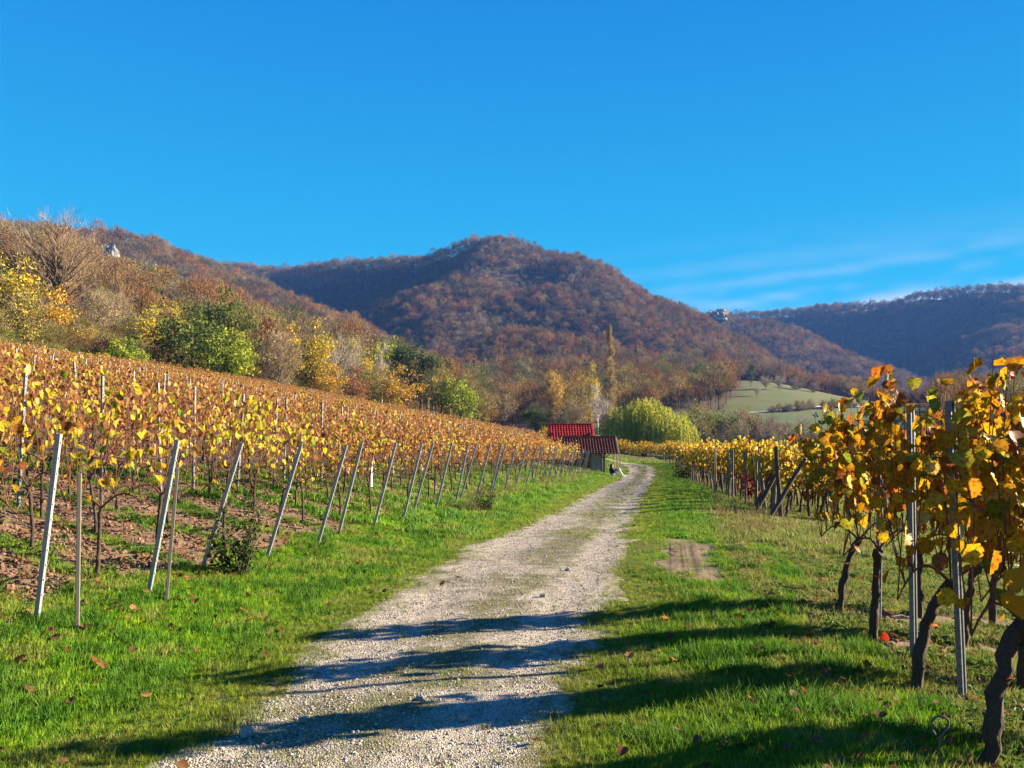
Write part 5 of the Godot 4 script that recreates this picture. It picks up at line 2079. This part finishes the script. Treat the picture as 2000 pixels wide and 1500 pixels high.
func build_ground_cover():
	var tufts := [tuft(1, 30, 0.042, 0.075, 0.0052), tuft(2, 30, 0.034, 0.08, 0.0055), tuft(3, 24, 0.066, 0.055, 0.005), tuft(4, 34, 0.027, 0.085, 0.0052)]
	var wide := [tuft(5, 26, 0.075, 0.16, 0.014), tuft(6, 26, 0.06, 0.18, 0.015)]
	var dry := tuft(7, 26, 0.2, 0.09, 0.005)
	var ros := [rosette(1), rosette(2)]
	var where := []
	var tint := []
	for i in 9:
		where.append([])
		tint.append(PackedColorArray())
	rng.seed = 24680
	var greens := [Color(0.12, 0.26, 0.012), Color(0.17, 0.32, 0.012), Color(0.23, 0.34, 0.016), Color(0.085, 0.2, 0.012)]
	for i in 330000:
		var d := 2.6 * exp(rng.randf() * 3.65)
		var hw := 0.76 * d + 1.8
		var x := rng.randf_range(-1, 1) * hw
		# keep the density per square metre from growing without need close by
		if d < 9.0 and rng.randf() > 0.35 + d * 0.075:
			continue
		var u := side(x, d) if d > 46.0 else lat(x, d)
		if u < -9.0 and d > 16.0 or u < -20.0 or u > 14.0:
			continue
		var k := cover(x, d)
		var p := patch.get_noise_2d(x * 0.7 + 40.0, d * 0.7)
		var c: Color = greens[rng.randi_range(0, 3)].lerp(Color(0.22, 0.23, 0.04), clampf(0.15 + 0.9 * p, 0.0, 0.65))
		var keep := 1.0
		var sc := rng.randf_range(0.8, 1.25)
		var lush := patch.get_noise_2d(x * 2.1 - 90.0, d * 2.1)
		if lush > 0.16:
			c = c.lerp(Color(0.05, 0.15, 0.014), 0.7)
			sc *= 1.35
		elif lush < -0.3:
			c = c.lerp(Color(0.27, 0.24, 0.07), 0.5)
		match k:
			1:
				keep = 0.035
			2:
				keep = 0.6 if u > 0.0 else 0.42
				sc *= 1.15
				if u > 2.0:
					c = c.lerp(Color(0.25, 0.19, 0.07), 0.25 + 0.5 * rng.randf())
			3:
				keep = 0.09
			4:
				var e := absf(u - 0.1)
				var ue := absf(u) if u > 0.0 or d > 46.0 else -u * 1.18 / left_half(d)
				keep = 0.2 * exp(-pow(e / 0.45, 2.0)) + 0.8 * smoothstep(0.78, 1.2, ue)
				if p < 0.0:
					keep *= 0.35
				sc *= 0.6
				c = c.lerp(Color(0.25, 0.21, 0.06), 0.45)
			0:
				# low and yellower by the wheels, long and lush further out
				sc *= lerpf(0.6, 1.1, smoothstep(1.2, 2.3, absf(u)))
				c = c.lerp(Color(0.24, 0.25, 0.03), 0.5 * (1.0 - smoothstep(1.2, 2.0, absf(u))))
		if rng.randf() > keep:
			continue
		var s: int
		if d > 14.0:
			s = 4 + rng.randi_range(0, 1)
			sc *= 1.0 + (d - 14.0) * 0.012
		else:
			s = rng.randi_range(0, 3)
		if k == 2 and rng.randf() < 0.10 and d < 20.0:
			s = 7 + rng.randi_range(0, 1)
			c = Color(0.07, 0.14, 0.025).lerp(Color(0.12, 0.17, 0.03), rng.randf())
			sc *= 1.1
		elif p > 0.05 and (k != 4 and u > 3.0 and u < 6.0 and d > 15.0 and rng.randf() < 0.08 or (u < -2.6 and u > -3.7 and d > 17.0 and rng.randf() < 0.14)):
			s = 6
			c = Color(0.2, 0.155, 0.06)
		elif k == 0 and rng.randf() < 0.05 and d < 12.0:
			s = 7
			c = Color(0.06, 0.15, 0.02)
			sc *= 0.7
		where[s].append(Transform3D(Basis(Vector3.UP, rng.randf() * TAU).scaled(Vector3(sc, sc * rng.randf_range(0.8, 1.2), sc)), on(x, d, -0.004)))
		tint[s].append(shade(c, 0.2))
	var all := tufts + wide + [dry] + ros
	for i in 9:
		var nm := "grass" if i < 6 else ("dry_grass" if i == 6 else "weeds")
		scatter(nm, all[i], M.grass, where[i], tint[i], {"grass": "short green grass of the verges", "dry_grass": "tufts of dry straw-coloured grass at the row ends", "weeds": "low broad-leaved weeds in the turf"}[nm], nm.replace("_", " "))
	# loose gravel on the track
	where = [[], [], []]
	tint = [PackedColorArray(), PackedColorArray(), PackedColorArray()]
	rng.seed = 1357
	for i in 48000:
		var d := 3.4 * exp(rng.randf() * 2.5)
		var u := rng.randf_range(-1.35, 1.35)
		if u < -left_half(d) - 0.1 and rng.randf() < 0.9:
			continue
		var p := patch.get_noise_2d(0.2 * d + u, d)
		if absf(u) > 1.05 + 0.3 * p and rng.randf() < 0.85:
			continue
		if absf(u - 0.1) < 0.35 and rng.randf() < 0.35:
			continue
		var x := 0.2 * d - 1.8 + u * 1.0198
		var sz := 0.003 + 0.010 * pow(rng.randf(), 5.0) + d * 0.0003
		var l: Array = path_look(x, d, u * 1.0198 / 1.55)
		var q := rng.randi_range(0, 2)
		where[q].append(Transform3D(Basis.from_euler(Vector3(rng.randf_range(-0.4, 0.4), rng.randf() * TAU, rng.randf_range(-0.4, 0.4))).scaled(Vector3.ONE * sz), on(x, d, l[0] + sz * 0.15)))
		var t := rng.randf_range(0.2, 0.46)
		tint[q].append(Color(t, t * rng.randf_range(0.86, 0.94), t * rng.randf_range(0.66, 0.84)))
	for i in 3:
		scatter("gravel", pebble(i + 1), M.stone, where[i], tint[i], "loose pale limestone gravel on the track", "gravel")
	# clods on the tilled alleys
	where = [[], []]
	tint = [PackedColorArray(), PackedColorArray()]
	for i in 60000:
		var d := 5.0 * exp(rng.randf() * 1.75)
		var x := rng.randf_range(-0.68, 0.5) * d
		var u := lat(x, d)
		if u > -3.2 and u < 3.4:
			continue
		if cover(x, d) != 1:
			continue
		var sz := 0.01 + 0.032 * pow(rng.randf(), 2.5)
		var q := rng.randi_range(0, 1)
		where[q].append(Transform3D(Basis.from_euler(rv(3.0)).scaled(Vector3(sz, sz * 0.8, sz)), on(x, d, 0.02 + 0.05 * fine.get_noise_2d(x, d))))
		tint[q].append(shade(Color(0.175, 0.105, 0.065), 0.35))
	for i in 2:
		scatter("soil_clods", pebble(i + 11), M.stone, where[i], tint[i], "crumbly brown clods of tilled soil between the left vine rows", "soil")
